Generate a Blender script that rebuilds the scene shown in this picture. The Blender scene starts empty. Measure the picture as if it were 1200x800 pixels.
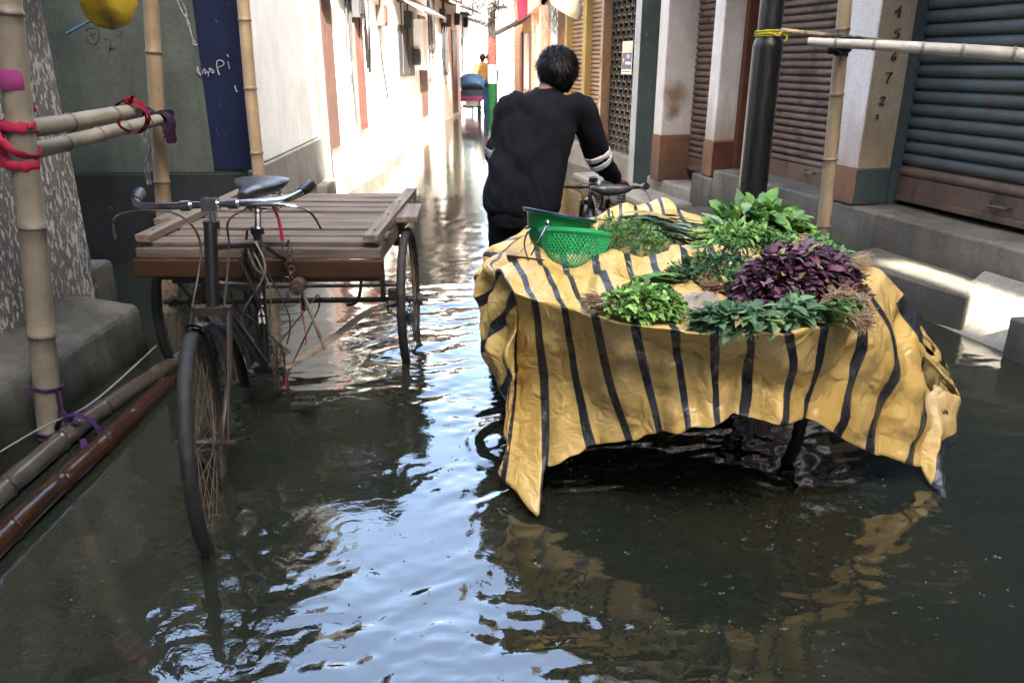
import bpy, bmesh, math, random
import numpy as np
from mathutils import Vector, Matrix, Quaternion, noise
SC = bpy.context.scene
COL = SC.collection
PI = math.pi
R = math.radians
def V(*a): return Vector(a if len(a) > 1 else a[0])

# ------------------------------------------------------------------ camera (also used to survey points)
CAM_H, FPX, PITCH = 1.35, 900.0, R(20)
YAW = math.atan(40 / (900 / math.cos(PITCH)))
def at(x, y, Y=None, z=None, X=None, plane=None):
    """point on the sight line of a pixel of the 1200x800 photograph, at a given distance / height"""
    u, v = (x - 600) / FPX, (400 - y) / FPX
    cp, sp = math.cos(PITCH), math.sin(PITCH)
    fx, fy = math.sin(YAW), math.cos(YAW)
    d = Vector((fx * cp, fy * cp, -sp)) + u * Vector((fy, -fx, 0)) + v * Vector((fx * sp, fy * sp, cp))
    if z is not None: t = (z - CAM_H) / d.z
    elif Y is not None: t = Y / d.y
    elif X is not None: t = X / d.x
    else:
        (px, py), (nx, ny) = plane
        t = (px * nx + py * ny) / (d.x * nx + d.y * ny)
    return Vector((0, 0, CAM_H)) + d * t

cam_d = bpy.data.cameras.new('camera'); cam = bpy.data.objects.new('camera', cam_d); COL.objects.link(cam)
cam.location = (0, 0, CAM_H); cam.rotation_euler = (PI / 2 - PITCH, 0, -YAW)
cam_d.sensor_width = 36; cam_d.lens = 36 * FPX / 1200; cam_d.clip_end = 2000; cam_d.clip_start = 0.05
SC.camera = cam

# ------------------------------------------------------------------ object helpers
def tag(o, label=None, cat=None, group=None, kind=None):
    if label: o['label'] = label
    if cat: o['category'] = cat
    if group: o['group'] = group
    if kind: o['kind'] = kind
    return o
def thing(name, label, cat, loc=(0, 0, 0), rz=0, group=None):
    o = bpy.data.objects.new(name, None); COL.objects.link(o)
    o.location = loc; o.rotation_euler = (0, 0, rz); o.empty_display_size = .1
    return tag(o, label, cat, group)
def copy_tree(o, parent=None):
    c = o.copy(); COL.objects.link(c)
    if parent: c.parent = parent
    for ch in [x for x in COL.objects if x.parent == o and x is not c]: copy_tree(ch, c)
    return c

class MB:
    """collects faces for ONE mesh object"""
    def __init__(s): s.v = []; s.f = []; s.m = []; s.uv = {}; s.mi = 0
    def add(s, vs, fs, mi=None):
        b = len(s.v); s.v += [tuple(p) for p in vs]
        for f in fs: s.f.append([b + i for i in f]); s.m.append(s.mi if mi is None else mi)
        return b
    def box(s, c, size, rot=None, mi=None):
        x, y, z = [k / 2 for k in size]
        vs = [Vector(p) for p in ((-x,-y,-z),(x,-y,-z),(x,y,-z),(-x,y,-z),(-x,-y,z),(x,-y,z),(x,y,z),(-x,y,z))]
        if rot is not None:
            if isinstance(rot, (int, float)): rot = Matrix.Rotation(rot, 3, 'Z')
            vs = [rot @ p for p in vs]
        c = Vector(c)
        s.add([p + c for p in vs], [(0,3,2,1),(4,5,6,7),(0,1,5,4),(1,2,6,5),(2,3,7,6),(3,0,4,7)], mi)
    def bar(s, a, b, w, h, up=(0, 0, 1), mi=None):
        a, b = Vector(a), Vector(b); d = (b - a); L = d.length; d.normalize()
        up = Vector(up); x = d.cross(up)
        if x.length < 1e-4: x = d.cross(Vector((1, 0, 0)))
        x.normalize(); z = x.cross(d)
        rot = Matrix((x, d, z)).transposed()
        s.box((a + b) / 2, (w, L, h), rot, mi)
    def tube(s, pts, r, n=8, cap=True, closed=False, mi=None, flat=1.0, up0=None):
        pts = [Vector(p) for p in pts]; k = len(pts)
        if not isinstance(r, (list, tuple)): r = [r] * k
        tang = []
        for i in range(k):
            if closed: t = pts[(i + 1) % k] - pts[i - 1]
            else: t = pts[min(i + 1, k - 1)] - pts[max(i - 1, 0)]
            tang.append(t.normalized() if t.length > 1e-9 else Vector((0, 0, 1)))
        up = Vector(up0) if up0 else (Vector((0, 0, 1)) if abs(tang[0].z) < .9 else Vector((1, 0, 0)))
        x = tang[0].cross(up).normalized(); vs = []; prev = tang[0]
        for i in range(k):
            if i: x = prev.rotation_difference(tang[i]) @ x; prev = tang[i]
            x = (x - tang[i] * x.dot(tang[i])).normalized()
            y = tang[i].cross(x)
            for j in range(n):
                a = 2 * PI * j / n
                vs.append(pts[i] + x * (math.cos(a) * r[i]) + y * (math.sin(a) * r[i] * flat))
        fs = []
        for i in range(k if closed else k - 1):
            i2 = (i + 1) % k
            for j in range(n):
                j2 = (j + 1) % n
                fs.append((i * n + j, i * n + j2, i2 * n + j2, i2 * n + j))
        if cap and not closed:
            fs.append(tuple(range(n))[::-1]); fs.append(tuple((k - 1) * n + j for j in range(n)))
        s.add(vs, fs, mi)
    def ring(s, c, axis, rad, r, n=40, m=8, mi=None, flat=1.0):
        axis = Vector(axis).normalized(); a = axis.orthogonal().normalized(); b = axis.cross(a); c = Vector(c)
        s.tube([c + a * (rad * math.cos(2 * PI * i / n)) + b * (rad * math.sin(2 * PI * i / n)) for i in range(n)], r, m, closed=True, mi=mi, flat=flat, up0=axis)
    def lathe(s, prof, c=(0, 0, 0), n=24, mi=None, rot=None, cap=False):
        vs = []; c = Vector(c)
        for (r, z) in prof:
            for j in range(n):
                a = 2 * PI * j / n; p = Vector((r * math.cos(a), r * math.sin(a), z))
                if rot is not None: p = rot @ p
                vs.append(c + p)
        fs = []
        for i in range(len(prof) - 1):
            for j in range(n):
                j2 = (j + 1) % n; fs.append((i * n + j, i * n + j2, (i + 1) * n + j2, (i + 1) * n + j))
        if cap:
            fs.append(tuple(range(n))[::-1]); fs.append(tuple((len(prof) - 1) * n + j for j in range(n)))
        s.add(vs, fs, mi)
    def sph(s, c, r, n=10, m=7, mi=None, rot=None):
        if not isinstance(r, (tuple, list)): r = (r, r, r)
        vs = []; c = Vector(c)
        for i in range(m + 1):
            t = PI * i / m
            for j in range(n):
                a = 2 * PI * j / n
                p = Vector((r[0] * math.sin(t) * math.cos(a), r[1] * math.sin(t) * math.sin(a), r[2] * math.cos(t)))
                if rot is not None: p = rot @ p
                vs.append(c + p)
        fs = [(i * n + j, (i + 1) * n + j, (i + 1) * n + (j + 1) % n, i * n + (j + 1) % n) for i in range(m) for j in range(n)]
        s.add(vs, fs, mi)
    def loft(s, rings, cap=True, mi=None, closed=False):
        n = len(rings[0]); b = [p for r_ in rings for p in r_]
        fs = [(i * n + j, i * n + (j + 1) % n, (i + 1) * n + (j + 1) % n, (i + 1) * n + j) for i in range(len(rings) - 1) for j in range(n)]
        if cap: fs += [tuple(range(n))[::-1], tuple((len(rings) - 1) * n + j for j in range(n))]
        s.add(b, fs, mi)
    def quad(s, a, b, c, d, mi=None): s.add([a, b, c, d], [(0, 1, 2, 3)], mi)
    def prism(s, poly, dirv, mi=None):
        dirv = Vector(dirv); n = len(poly); p = [Vector(q) for q in poly]
        s.add(p + [q + dirv for q in p], [tuple(range(n))[::-1], tuple(range(n, 2 * n))] + [(i, (i + 1) % n, n + (i + 1) % n, n + i) for i in range(n)], mi)
    def build(s, name, mat, parent=None, smooth=True, bevel=0, auto=40, fix=True):
        me = bpy.data.meshes.new(name); me.from_pydata(s.v, [], s.f); me.update()
        if fix:
            bm = bmesh.new(); bm.from_mesh(me)
            bmesh.ops.recalc_face_normals(bm, faces=bm.faces); bm.to_mesh(me); bm.free()
        for m_ in (mat if isinstance(mat, (list, tuple)) else [mat]): me.materials.append(m_)
        if any(s.m): me.polygons.foreach_set('material_index', s.m)
        if smooth:
            me.polygons.foreach_set('use_smooth', [True] * len(me.polygons))
            if auto: 
                try: me.set_sharp_from_angle(angle=R(auto))
                except Exception: pass
        o = bpy.data.objects.new(name, me); COL.objects.link(o)
        if parent is not None: o.parent = parent
        if bevel:
            md = o.modifiers.new('bevel', 'BEVEL'); md.width = bevel; md.segments = 2; md.limit_method = 'ANGLE'; md.harden_normals = False
        return o

def bake(o):
    """apply the modifiers of a mesh object"""
    dg = bpy.context.evaluated_depsgraph_get()
    me = bpy.data.meshes.new_from_object(o.evaluated_get(dg)); me.name = o.name
    o.modifiers.clear(); o.data = me
    return o
def roughen(o, cell=.09, amp=.006):
    """worn, uneven cement: subdivide and push the faces about"""
    bm = bmesh.new(); bm.from_mesh(o.data)
    for _ in range(7):
        es = [e for e in bm.edges if e.calc_length() > cell]
        if not es or len(bm.verts) > 30000: break
        bmesh.ops.subdivide_edges(bm, edges=es, cuts=1, use_grid_fill=True)
    bm.normal_update(); sd = len(bm.verts) % 97
    for v_ in bm.verts:
        p = v_.co + V(sd, 0, 0); v_.co += v_.normal * (amp * noise.noise(p * 5) + amp * .7 * noise.noise(p * 13) - amp * 1.6 * max(0, noise.noise(p * 8) - .35) * (2.2 if len(v_.link_faces) and v_.calc_shell_factor() > 1.05 else .4))
    bm.to_mesh(o.data); bm.free(); o.data.polygons.foreach_set('use_smooth', [True] * len(o.data.polygons)); o.data.set_sharp_from_angle(angle=R(38)); return o
def remesh(o, voxel, smooth=4, disp=None):
    md = o.modifiers.new('r', 'REMESH'); md.mode = 'VOXEL'; md.voxel_size = voxel; md.use_smooth_shade = True
    sm = o.modifiers.new('s', 'SMOOTH'); sm.iterations = smooth; sm.factor = .5
    mats = list(o.data.materials)
    bake(o)
    if disp:
        me = o.data; n = len(me.vertices); co = [v.co.copy() for v in me.vertices]; no = [v.normal.copy() for v in me.vertices]
        for i in range(n): me.vertices[i].co = co[i] + no[i] * disp(co[i], no[i])
        me.update()
    if not o.data.materials:
        for m_ in mats: o.data.materials.append(m_)
    o.data.polygons.foreach_set('use_smooth', [True] * len(o.data.polygons))
    return o
def cat(pts, n):
    """Catmull-Rom through points, n samples"""
    pts = [Vector(p) for p in pts]; k = len(pts) - 1; out = []
    for i in range(n):
        t = i / (n - 1) * k; j = min(int(t), k - 1); f = t - j
        p0, p1, p2, p3 = pts[max(j - 1, 0)], pts[j], pts[j + 1], pts[min(j + 2, k)]
        out.append(.5 * ((2 * p1) + (p2 - p0) * f + (2 * p0 - 5 * p1 + 4 * p2 - p3) * f * f + (3 * p1 - p0 - 3 * p2 + p3) * f ** 3))
    return out
def lerp(a, b, t): return a + (b - a) * t

# ------------------------------------------------------------------ materials
def newmat(name):
    m = bpy.data.materials.new(name); m.use_nodes = True; nt = m.node_tree
    for n in list(nt.nodes):
        if n.type not in ('BSDF_PRINCIPLED', 'OUTPUT_MATERIAL'): nt.nodes.remove(n)
    return m, nt, next(n for n in nt.nodes if n.type == 'BSDF_PRINCIPLED')
def node(nt, t, **k):
    n = nt.nodes.new(t)
    for a, b in k.items():
        if a in n.inputs: n.inputs[a].default_value = b
        else: setattr(n, a, b)
    return n
def c4(c): return (c[0], c[1], c[2], 1)
def coords(nt, scale=(1, 1, 1), kind='Object'):
    tc = node(nt, 'ShaderNodeTexCoord'); mp = node(nt, 'ShaderNodeMapping'); mp.inputs['Scale'].default_value = scale
    nt.links.new(tc.outputs[kind], mp.inputs['Vector']); return mp.outputs['Vector']
def nz(nt, vec, scale, detail=6, rough=.6, dist=0):
    n = node(nt, 'ShaderNodeTexNoise'); n.inputs['Scale'].default_value = scale; n.inputs['Detail'].default_value = detail
    n.inputs['Roughness'].default_value = rough; n.inputs['Distortion'].default_value = dist
    nt.links.new(vec, n.inputs['Vector']); return n.outputs['Fac']
def ramp(nt, fac, stops, interp='LINEAR'):
    r = node(nt, 'ShaderNodeValToRGB'); r.color_ramp.interpolation = interp; e = r.color_ramp.elements
    while len(e) < len(stops): e.new(.5)
    for i, (p, c) in enumerate(stops):
        e[i].position = p; e[i].color = c4(c) if isinstance(c, (tuple, list)) else (c, c, c, 1)
    nt.links.new(fac, r.inputs['Fac']); return r.outputs['Color']
def mix(nt, fac, a, b, mode='MIX'):
    m = node(nt, 'ShaderNodeMix'); m.data_type = 'RGBA'; m.blend_type = mode
    for sock, v in ((m.inputs[0], fac), (m.inputs[6], a), (m.inputs[7], b)):
        if hasattr(v, 'is_linked') or hasattr(v, 'links'): nt.links.new(v, sock)
        elif isinstance(v, (int, float)): sock.default_value = v
        else: sock.default_value = c4(v)
    return m.outputs[2]
def bump(nt, bsdf, h, strength=.3, dist=.01):
    b = node(nt, 'ShaderNodeBump'); b.inputs['Strength'].default_value = strength; b.inputs['Distance'].default_value = dist
    nt.links.new(h, b.inputs['Height']); nt.links.new(b.outputs['Normal'], bsdf.inputs['Normal']); return b
def plain(name, col, rough=.6, metal=0, var=.25, scale=8, bmp=.15, spec=None):
    m, nt, b = newmat(name); v = coords(nt); f = nz(nt, v, scale)
    lo = tuple(c * (1 - var) for c in col); hi = tuple(min(1, c * (1 + var)) for c in col)
    nt.links.new(ramp(nt, f, [(.3, lo), (.7, hi)]), b.inputs['Base Color'])
    b.inputs['Roughness'].default_value = rough; b.inputs['Metallic'].default_value = metal
    b.inputs['Specular IOR Level'].default_value = .35 if spec is None else spec
    if bmp: bump(nt, b, nz(nt, v, scale * 6), bmp, .004)
    return m
def plaster(name, base, dark, fleck=None, fleck_scale=30, fleck_thr=.62, streak=True, rough=.9, stain=None, low=None, bstr=.4):
    """weathered plaster: blotches, rain streaks, flecks of peeling paint; low=(z0,z1,colour) grime/damp up to a height"""
    m, nt, b = newmat(name); v = coords(nt)
    f1 = nz(nt, v, 1.7, 8, .65); col = ramp(nt, f1, [(.3, dark), (.68, base)])
    if streak:
        f2 = nz(nt, coords(nt, (5, 5, .6)), 2.2, 6, .6)
        col = mix(nt, ramp(nt, f2, [(.45, 0.0), (.75, .55)]), col, dark)
    fine = nz(nt, v, 55, 4, .7)
    col = mix(nt, .35, col, ramp(nt, fine, [(.3, 0.25), (.7, .75)]), 'OVERLAY')
    h = fine
    if fleck:
        f3 = nz(nt, coords(nt, (1, 1, .45)), fleck_scale, 8, .62, .4)
        msk = nz(nt, v, 2.1, 4, .6)
        mm = node(nt, 'ShaderNodeMath', operation='MULTIPLY_ADD'); nt.links.new(msk, mm.inputs[0]); mm.inputs[1].default_value = .5; nt.links.new(f3, mm.inputs[2])
        k = ramp(nt, mm.outputs[0], [(fleck_thr + .215, 0.0), (fleck_thr + .265, 1.0)])
        col = mix(nt, k, col, fleck)
        hh = node(nt, 'ShaderNodeMath', operation='MULTIPLY_ADD'); nt.links.new(k, hh.inputs[0]); hh.inputs[1].default_value = .8; nt.links.new(fine, hh.inputs[2]); h = hh.outputs[0]
    if stain:
        for (c, scol, rad) in stain:
            vm = node(nt, 'ShaderNodeVectorMath', operation='DISTANCE'); tc = node(nt, 'ShaderNodeTexCoord')
            nt.links.new(tc.outputs['Object'], vm.inputs[0]); vm.inputs[1].default_value = c
            ma = node(nt, 'ShaderNodeMath', operation='MULTIPLY_ADD'); nt.links.new(nz(nt, v, 9, 6), ma.inputs[0]); ma.inputs[1].default_value = rad * .9
            nt.links.new(vm.outputs['Value'], ma.inputs[2])
            col = mix(nt, ramp(nt, ma.outputs[0], [(rad * .75, .85), (rad * 1.45, 0.0)]), col, scol)
    if low:
        z0, z1, lc = low
        sx = node(nt, 'ShaderNodeSeparateXYZ'); tc = node(nt, 'ShaderNodeTexCoord'); nt.links.new(tc.outputs['Object'], sx.inputs[0])
        ma = node(nt, 'ShaderNodeMath', operation='MULTIPLY_ADD'); nt.links.new(nz(nt, coords(nt, (4, 4, 1)), 2, 6), ma.inputs[0]); ma.inputs[1].default_value = -(z1 - z0) * 1.2
        nt.links.new(sx.outputs['Z'], ma.inputs[2])
        mr = node(nt, 'ShaderNodeMapRange'); mr.inputs[1].default_value = z0 - (z1 - z0) * .6; mr.inputs[2].default_value = z1 - (z1 - z0) * .6; mr.inputs[3].default_value = 1; mr.inputs[4].default_value = 0
        nt.links.new(ma.outputs[0], mr.inputs[0]); col = mix(nt, mr.outputs[0], col, lc)
    nt.links.new(col, b.inputs['Base Color']); b.inputs['Roughness'].default_value = rough; b.inputs['Specular IOR Level'].default_value = .18
    bump(nt, b, h, bstr, .006)
    return m
def woodmat(name, c1, c2, stretch=(30, 2, 30), rough=.75):
    m, nt, b = newmat(name); f = nz(nt, coords(nt, stretch), 1.0, 6, .6, .3); g = nz(nt, coords(nt), 4, 4)
    col = mix(nt, ramp(nt, g, [(.3, 0.0), (.7, .5)]), ramp(nt, f, [(.3, c1), (.7, c2)]), c1)
    nt.links.new(col, b.inputs['Base Color']); b.inputs['Roughness'].default_value = rough; b.inputs['Specular IOR Level'].default_value = .25; bump(nt, b, f, .5, .005); return m
def bamboomat(name, c1, c2, spot, rough=.5):
    m, nt, b = newmat(name); v = coords(nt)
    f = nz(nt, coords(nt, (3, 3, 3)), 2.2, 7, .6); col = ramp(nt, f, [(.3, c1), (.7, c2)])
    s = nz(nt, coords(nt, (14, 14, 14)), 3, 5, .7); col = mix(nt, ramp(nt, s, [(.6, 0.0), (.72, .8)]), col, spot)
    at_ = node(nt, 'ShaderNodeAttribute', attribute_name='knot')
    col = mix(nt, at_.outputs['Fac'], col, spot)
    nt.links.new(col, b.inputs['Base Color']); b.inputs['Roughness'].default_value = rough; bump(nt, b, s, .25, .003); return m
def rustmetal(name, base, rust, thr=.55, rough=.45, metal=.0, scale=7):
    m, nt, b = newmat(name); v = coords(nt); f = nz(nt, v, scale, 8, .65)
    k = ramp(nt, f, [(thr, 0.0), (thr + .14, 1.0)])
    dirt = nz(nt, coords(nt, (1.6, 1.6, .5)), 1.8, 7, .65); cc = mix(nt, ramp(nt, dirt, [(.38, .62), (.66, 0.0)]), mix(nt, k, base, rust), tuple(x * .35 for x in base))
    nt.links.new(cc, b.inputs['Base Color'])
    nt.links.new(ramp(nt, f, [(thr, rough), (thr + .12, .85)]), b.inputs['Roughness']); b.inputs['Metallic'].default_value = metal
    bump(nt, b, f, .2, .004); return m
def clothmat(name, col, rough=.9, scale=300, sheen=0, bstr=.25, var=.3):
    m, nt, b = newmat(name); v = coords(nt); f = nz(nt, v, 6, 5)
    nt.links.new(ramp(nt, f, [(.3, tuple(c * (1 - var) for c in col)), (.7, tuple(min(1, c * (1 + var)) for c in col))]), b.inputs['Base Color'])
    b.inputs['Roughness'].default_value = rough; b.inputs['Specular IOR Level'].default_value = .15
    if sheen: b.inputs['Sheen Weight'].default_value = sheen
    bump(nt, b, nz(nt, v, scale, 3), bstr, .002); return m
def text_mesh(body, size, name, mat, parent, extrude=.0006, offset=.001, spacing=1.0):
    cu = bpy.data.curves.new(name, 'FONT'); cu.body = body; cu.size = size; cu.extrude = extrude; cu.align_x = 'CENTER'; cu.align_y = 'CENTER'; cu.offset = offset; cu.space_line = spacing
    o = bpy.data.objects.new(name, cu); COL.objects.link(o)
    me = bpy.data.meshes.new_from_object(o.evaluated_get(bpy.context.evaluated_depsgraph_get())); bpy.data.objects.remove(o); bpy.data.curves.remove(cu)
    o = bpy.data.objects.new(name, me); COL.objects.link(o); me.materials.clear(); me.materials.append(mat); o.parent = parent; return o

# ================================================================== WORLD, SUN
SUN = Vector((.162, -.76, .64)).normalized()
el = math.asin(SUN.z); az = math.atan2(SUN.x, SUN.y)
w = bpy.data.worlds.new('World'); SC.world = w; w.use_nodes = True
nt = w.node_tree; bg = next(n for n in nt.nodes if n.type == 'BACKGROUND')
sky = node(nt, 'ShaderNodeTexSky'); sky.sky_type = 'NISHITA'; sky.sun_disc = False; sky.sun_elevation = el; sky.sun_rotation = az
sky.air_density = 1.2; sky.dust_density = 8.0; sky.ozone_density = .5
nt.links.new(sky.outputs[0], bg.inputs[0]); bg.inputs[1].default_value = .15
sl = bpy.data.lights.new('sun', 'SUN'); sl.energy = 5.0; sl.angle = R(.5); sl.color = (1, .93, .82)
so = bpy.data.objects.new('sun', sl); COL.objects.link(so); so.rotation_euler = SUN.to_track_quat('Z', 'Y').to_euler(); so.location = (3, -10, 30)
SC.view_settings.view_transform = 'Standard'; SC.view_settings.look = 'None'; SC.view_settings.gamma = 1
SC.view_settings.exposure = 3.92
SC.cycles.max_bounces = 8; SC.cycles.diffuse_bounces = 5; SC.cycles.glossy_bounces = 4; SC.cycles.transmission_bounces = 4
SC.cycles.sample_clamp_indirect = 6; SC.cycles.use_denoising = True

# ================================================================== GROUND AND WATER
gm = plain('lane_bed', (.07, .06, .045), .9)
b = MB(); b.quad((-300, -300, -.14), (300, -300, -.14), (300, 300, -.14), (-300, 300, -.14))
tag(b.build('ground', gm, smooth=False), kind='structure')

def water_mesh():
    rs = np.random.RandomState(7)
    def axis(a, b_, lo, hi, fine, grow):
        c = list(np.arange(lo, hi + 1e-6, fine)); s = fine; x = c[-1]
        while x < b_: s = min(s * grow, 14); x += s; c.append(x)
        s = fine; x = c[0]; pre = []
        while x > a: s = min(s * grow, 14); x -= s; pre.append(x)
        return np.array(pre[::-1] + c)
    xs = axis(-70, 70, -1.8, 2.2, .0105, 1.07); ys = axis(-8, 260, 1.1, 4.4, .0105, 1.03)
    X, Y = np.meshgrid(xs, ys); Z = np.zeros_like(X)
    # domain warp so that the crests wander
    def wob(x, y, k, n=4, seed=0):
        q = np.random.RandomState(seed); o = np.zeros_like(x)
        for i in range(n):
            a = q.uniform(0, 2 * PI); kk = k * q.uniform(.6, 1.7); o += np.sin(kk * (x * np.cos(a) + y * np.sin(a)) + q.uniform(0, 6.28))
        return o / n
    WX = X + .10 * wob(X, Y, 5, 5, 1) + .035 * wob(X, Y, 15, 5, 3); WY = Y + .10 * wob(X, Y, 5, 5, 2) + .035 * wob(X, Y, 15, 5, 4)
    amp = np.clip(.66 + .8 * wob(X, Y, 3.0, 5, 9) + .9 * wob(X, Y, 8, 5, 19), .10, 1.7)
    # stirred up along the lane centre and behind the moving cart, calmer by the left wall
    stir = .34 + .85 * np.exp(-((X - .10) / .55) ** 2) + .45 * np.exp(-(((X - 1.05) / .5) ** 2 + ((Y - 2.25) / .6) ** 2))
    stir *= np.where(Y > 3.2, .30 + .70 * np.exp(-(Y - 3.2) / 1.3), 1) * np.where(Y > 8, np.exp(-(Y - 8) / 12), 1)
    for (lam, sl, n, spread, a0) in ((.62, .030, 5, .8, 1.8), (.27, .046, 7, .8, 1.85), (.13, .072, 10, .9, 1.9), (.062, .062, 12, 1.2, 1.9), (.040, .030, 8, 1.4, 1.85)):
        for i in range(n):
            k = 2 * PI / (lam * rs.uniform(.7, 1.4)); a = a0 + rs.uniform(-spread, spread); ph = rs.uniform(0, 6.28)
            p = np.sin(k * (WX * np.cos(a) + WY * np.sin(a)) + ph)
            p = 1 - 1.4 * np.abs(p) ** 1.2 if i % 3 == 0 else p
            fade = np.clip(1.5 - Y * .05 / lam * .35, 0, 1)
            Z += p * (sl / k) / math.sqrt(n) * 1.6 * amp * stir * fade
    # rings from drops
    for i in range(26):
        cx, cy = rs.uniform(-.9, 1.2), rs.uniform(1.1, 3.2); d = np.hypot(X - cx, Y - cy); rr = rs.uniform(.02, .07)
        Z += .0011 * np.exp(-((d - rr) / .018) ** 2) * np.cos((d - rr) * 220)
    # bow waves of the right cart wheels
    for (cx, cy) in ((1.08, 2.42), (.1, 2.6)):
        d = np.hypot(X - cx, (Y - cy) * .8); Z += .004 * np.exp(-((d - .13) / .06) ** 2) * np.cos(d * 50 + 2.2 * wob(X, Y, 22, 5, 31))
    ny, nx = X.shape
    v = np.stack([X, Y, Z], -1).reshape(-1, 3)
    idx = np.arange(nx * ny).reshape(ny, nx)
    f = np.stack([idx[:-1, :-1], idx[:-1, 1:], idx[1:, 1:], idx[1:, :-1]], -1).reshape(-1, 4)
    me = bpy.data.meshes.new('water'); me.vertices.add(len(v)); me.vertices.foreach_set('co', v.ravel())
    me.loops.add(f.size); me.loops.foreach_set('vertex_index', f.ravel()); me.polygons.add(len(f))
    me.polygons.foreach_set('loop_start', np.arange(0, f.size, 4)); me.polygons.foreach_set('loop_total', np.full(len(f), 4))
    me.polygons.foreach_set('use_smooth', np.ones(len(f), bool)); me.update(); me.validate()
    o = bpy.data.objects.new('water', me); COL.objects.link(o); return tag(o, kind='structure')
wm, nt, bs = newmat('flood_water')
v = coords(nt, (1, 1, 1)); f = nz(nt, v, 1.6, 6, .6, .6)
nt.links.new(ramp(nt, f, [(.35, (.010, .0145, .0105)), (.7, (.019, .019, .0125))]), bs.inputs['Base Color'])
bs.inputs['Roughness'].default_value = .012; bs.inputs['IOR'].default_value = 2.0
bump(nt, bs, nz(nt, coords(nt, (1, 1.5, 1)), 30, 3, .5, .8), .06, .010)
wo = water_mesh(); wo.data.materials.append(wm)

# ================================================================== RIGHT-HAND SHOP BUILDING
FA = R(12); FO = Vector((2.55, 5.27, 0)); FD = Vector((-math.sin(FA), math.cos(FA), 0)); FN = Vector((math.cos(FA), math.sin(FA), 0))
def fpx(x, y, t=0):
    o = FO + FN * t
    p = at(x, y, plane=((o.x, o.y), (FN.x, FN.y))); q = p - FO
    return q.dot(FD), p.z
def fpt(s, t, z): return FO + FD * s + FN * t + Vector((0, 0, z))
def fin(s, t, z): return Vector((s, -t, z))        # local coordinates of the building

shop = thing('shop_building', 'long terraced shop building with roller shutters and painted pillars along the right side', 'building', FO, PI / 2 + FA)
M_brown = rustmetal('shutter_brown', (.12, .070, .048), (.05, .03, .022), .5, .6, 0, 5)
M_tan = rustmetal('shutter_tan', (.30, .18, .105), (.13, .07, .04), .55, .45, 0, 6)
M_blue = rustmetal('shutter_blue', (.046, .060, .060), (.075, .055, .042), .54, .62, 0, 4)
M_conc = plaster('concrete', (.165, .15, .125), (.055, .05, .042), (.26, .24, .205), 14, .76, bstr=1.0, low=(0, .3, (.05, .05, .04)))
M_conc2 = plaster('concrete_pale', (.27, .255, .22), (.13, .12, .10), None, bstr=.8, streak=False)
M_white = plaster('pillar_white', (.62, .585, .56), (.40, .36, .33), (.22, .15, .10), 16, .80, bstr=.35, low=(.5, 1.1, (.30, .22, .17)))
M_whitest = plaster('pillar_white_stained', (.60, .565, .54), (.42, .38, .35), (.22, .15, .10), 16, .82, bstr=.4, stain=[(fin(3.0, .12, 1.02), (.20, .115, .06), .17), (fin(3.0, .10, .86), (.17, .10, .06), .12)])
M_pbrown = plaster('pillar_brown', (.25, .125, .07), (.12, .06, .038), (.33, .28, .24), 18, .80, bstr=.4, low=(.1, .6, (.08, .055, .04)))
M_pred = plaster('pillar_redbrown', (.13, .05, .026), (.07, .03, .02), (.3, .25, .2), 22, .78, bstr=.25)
M_pnum = plaster('pillar_cream', (.40, .335, .25), (.25, .19, .13), (.17, .10, .06), 11, .80, bstr=.6)
M_pblue = plaster('pillar_bluegrey', (.07, .095, .10), (.035, .05, .052), (.42, .40, .36), 16, .74, bstr=.4)
M_green = plaster('pillar_green', (.085, .115, .11), (.04, .055, .055), (.36, .37, .34), 20, .70, bstr=.5)
M_grey = plaster('pillar_palegrey', (.40, .40, .38), (.27, .27, .26), None, bstr=.3)
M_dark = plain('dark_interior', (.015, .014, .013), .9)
M_wall = plaster('upper_plaster', (.30, .27, .23), (.17, .155, .135), None)
M_yel = plaster('post_ochre', (.36, .25, .085), (.24, .16, .06), None, bstr=.2)
M_iron = rustmetal('iron_grille', (.10, .085, .065), (.16, .10, .06), .6, .5, .2, 12)

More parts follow.
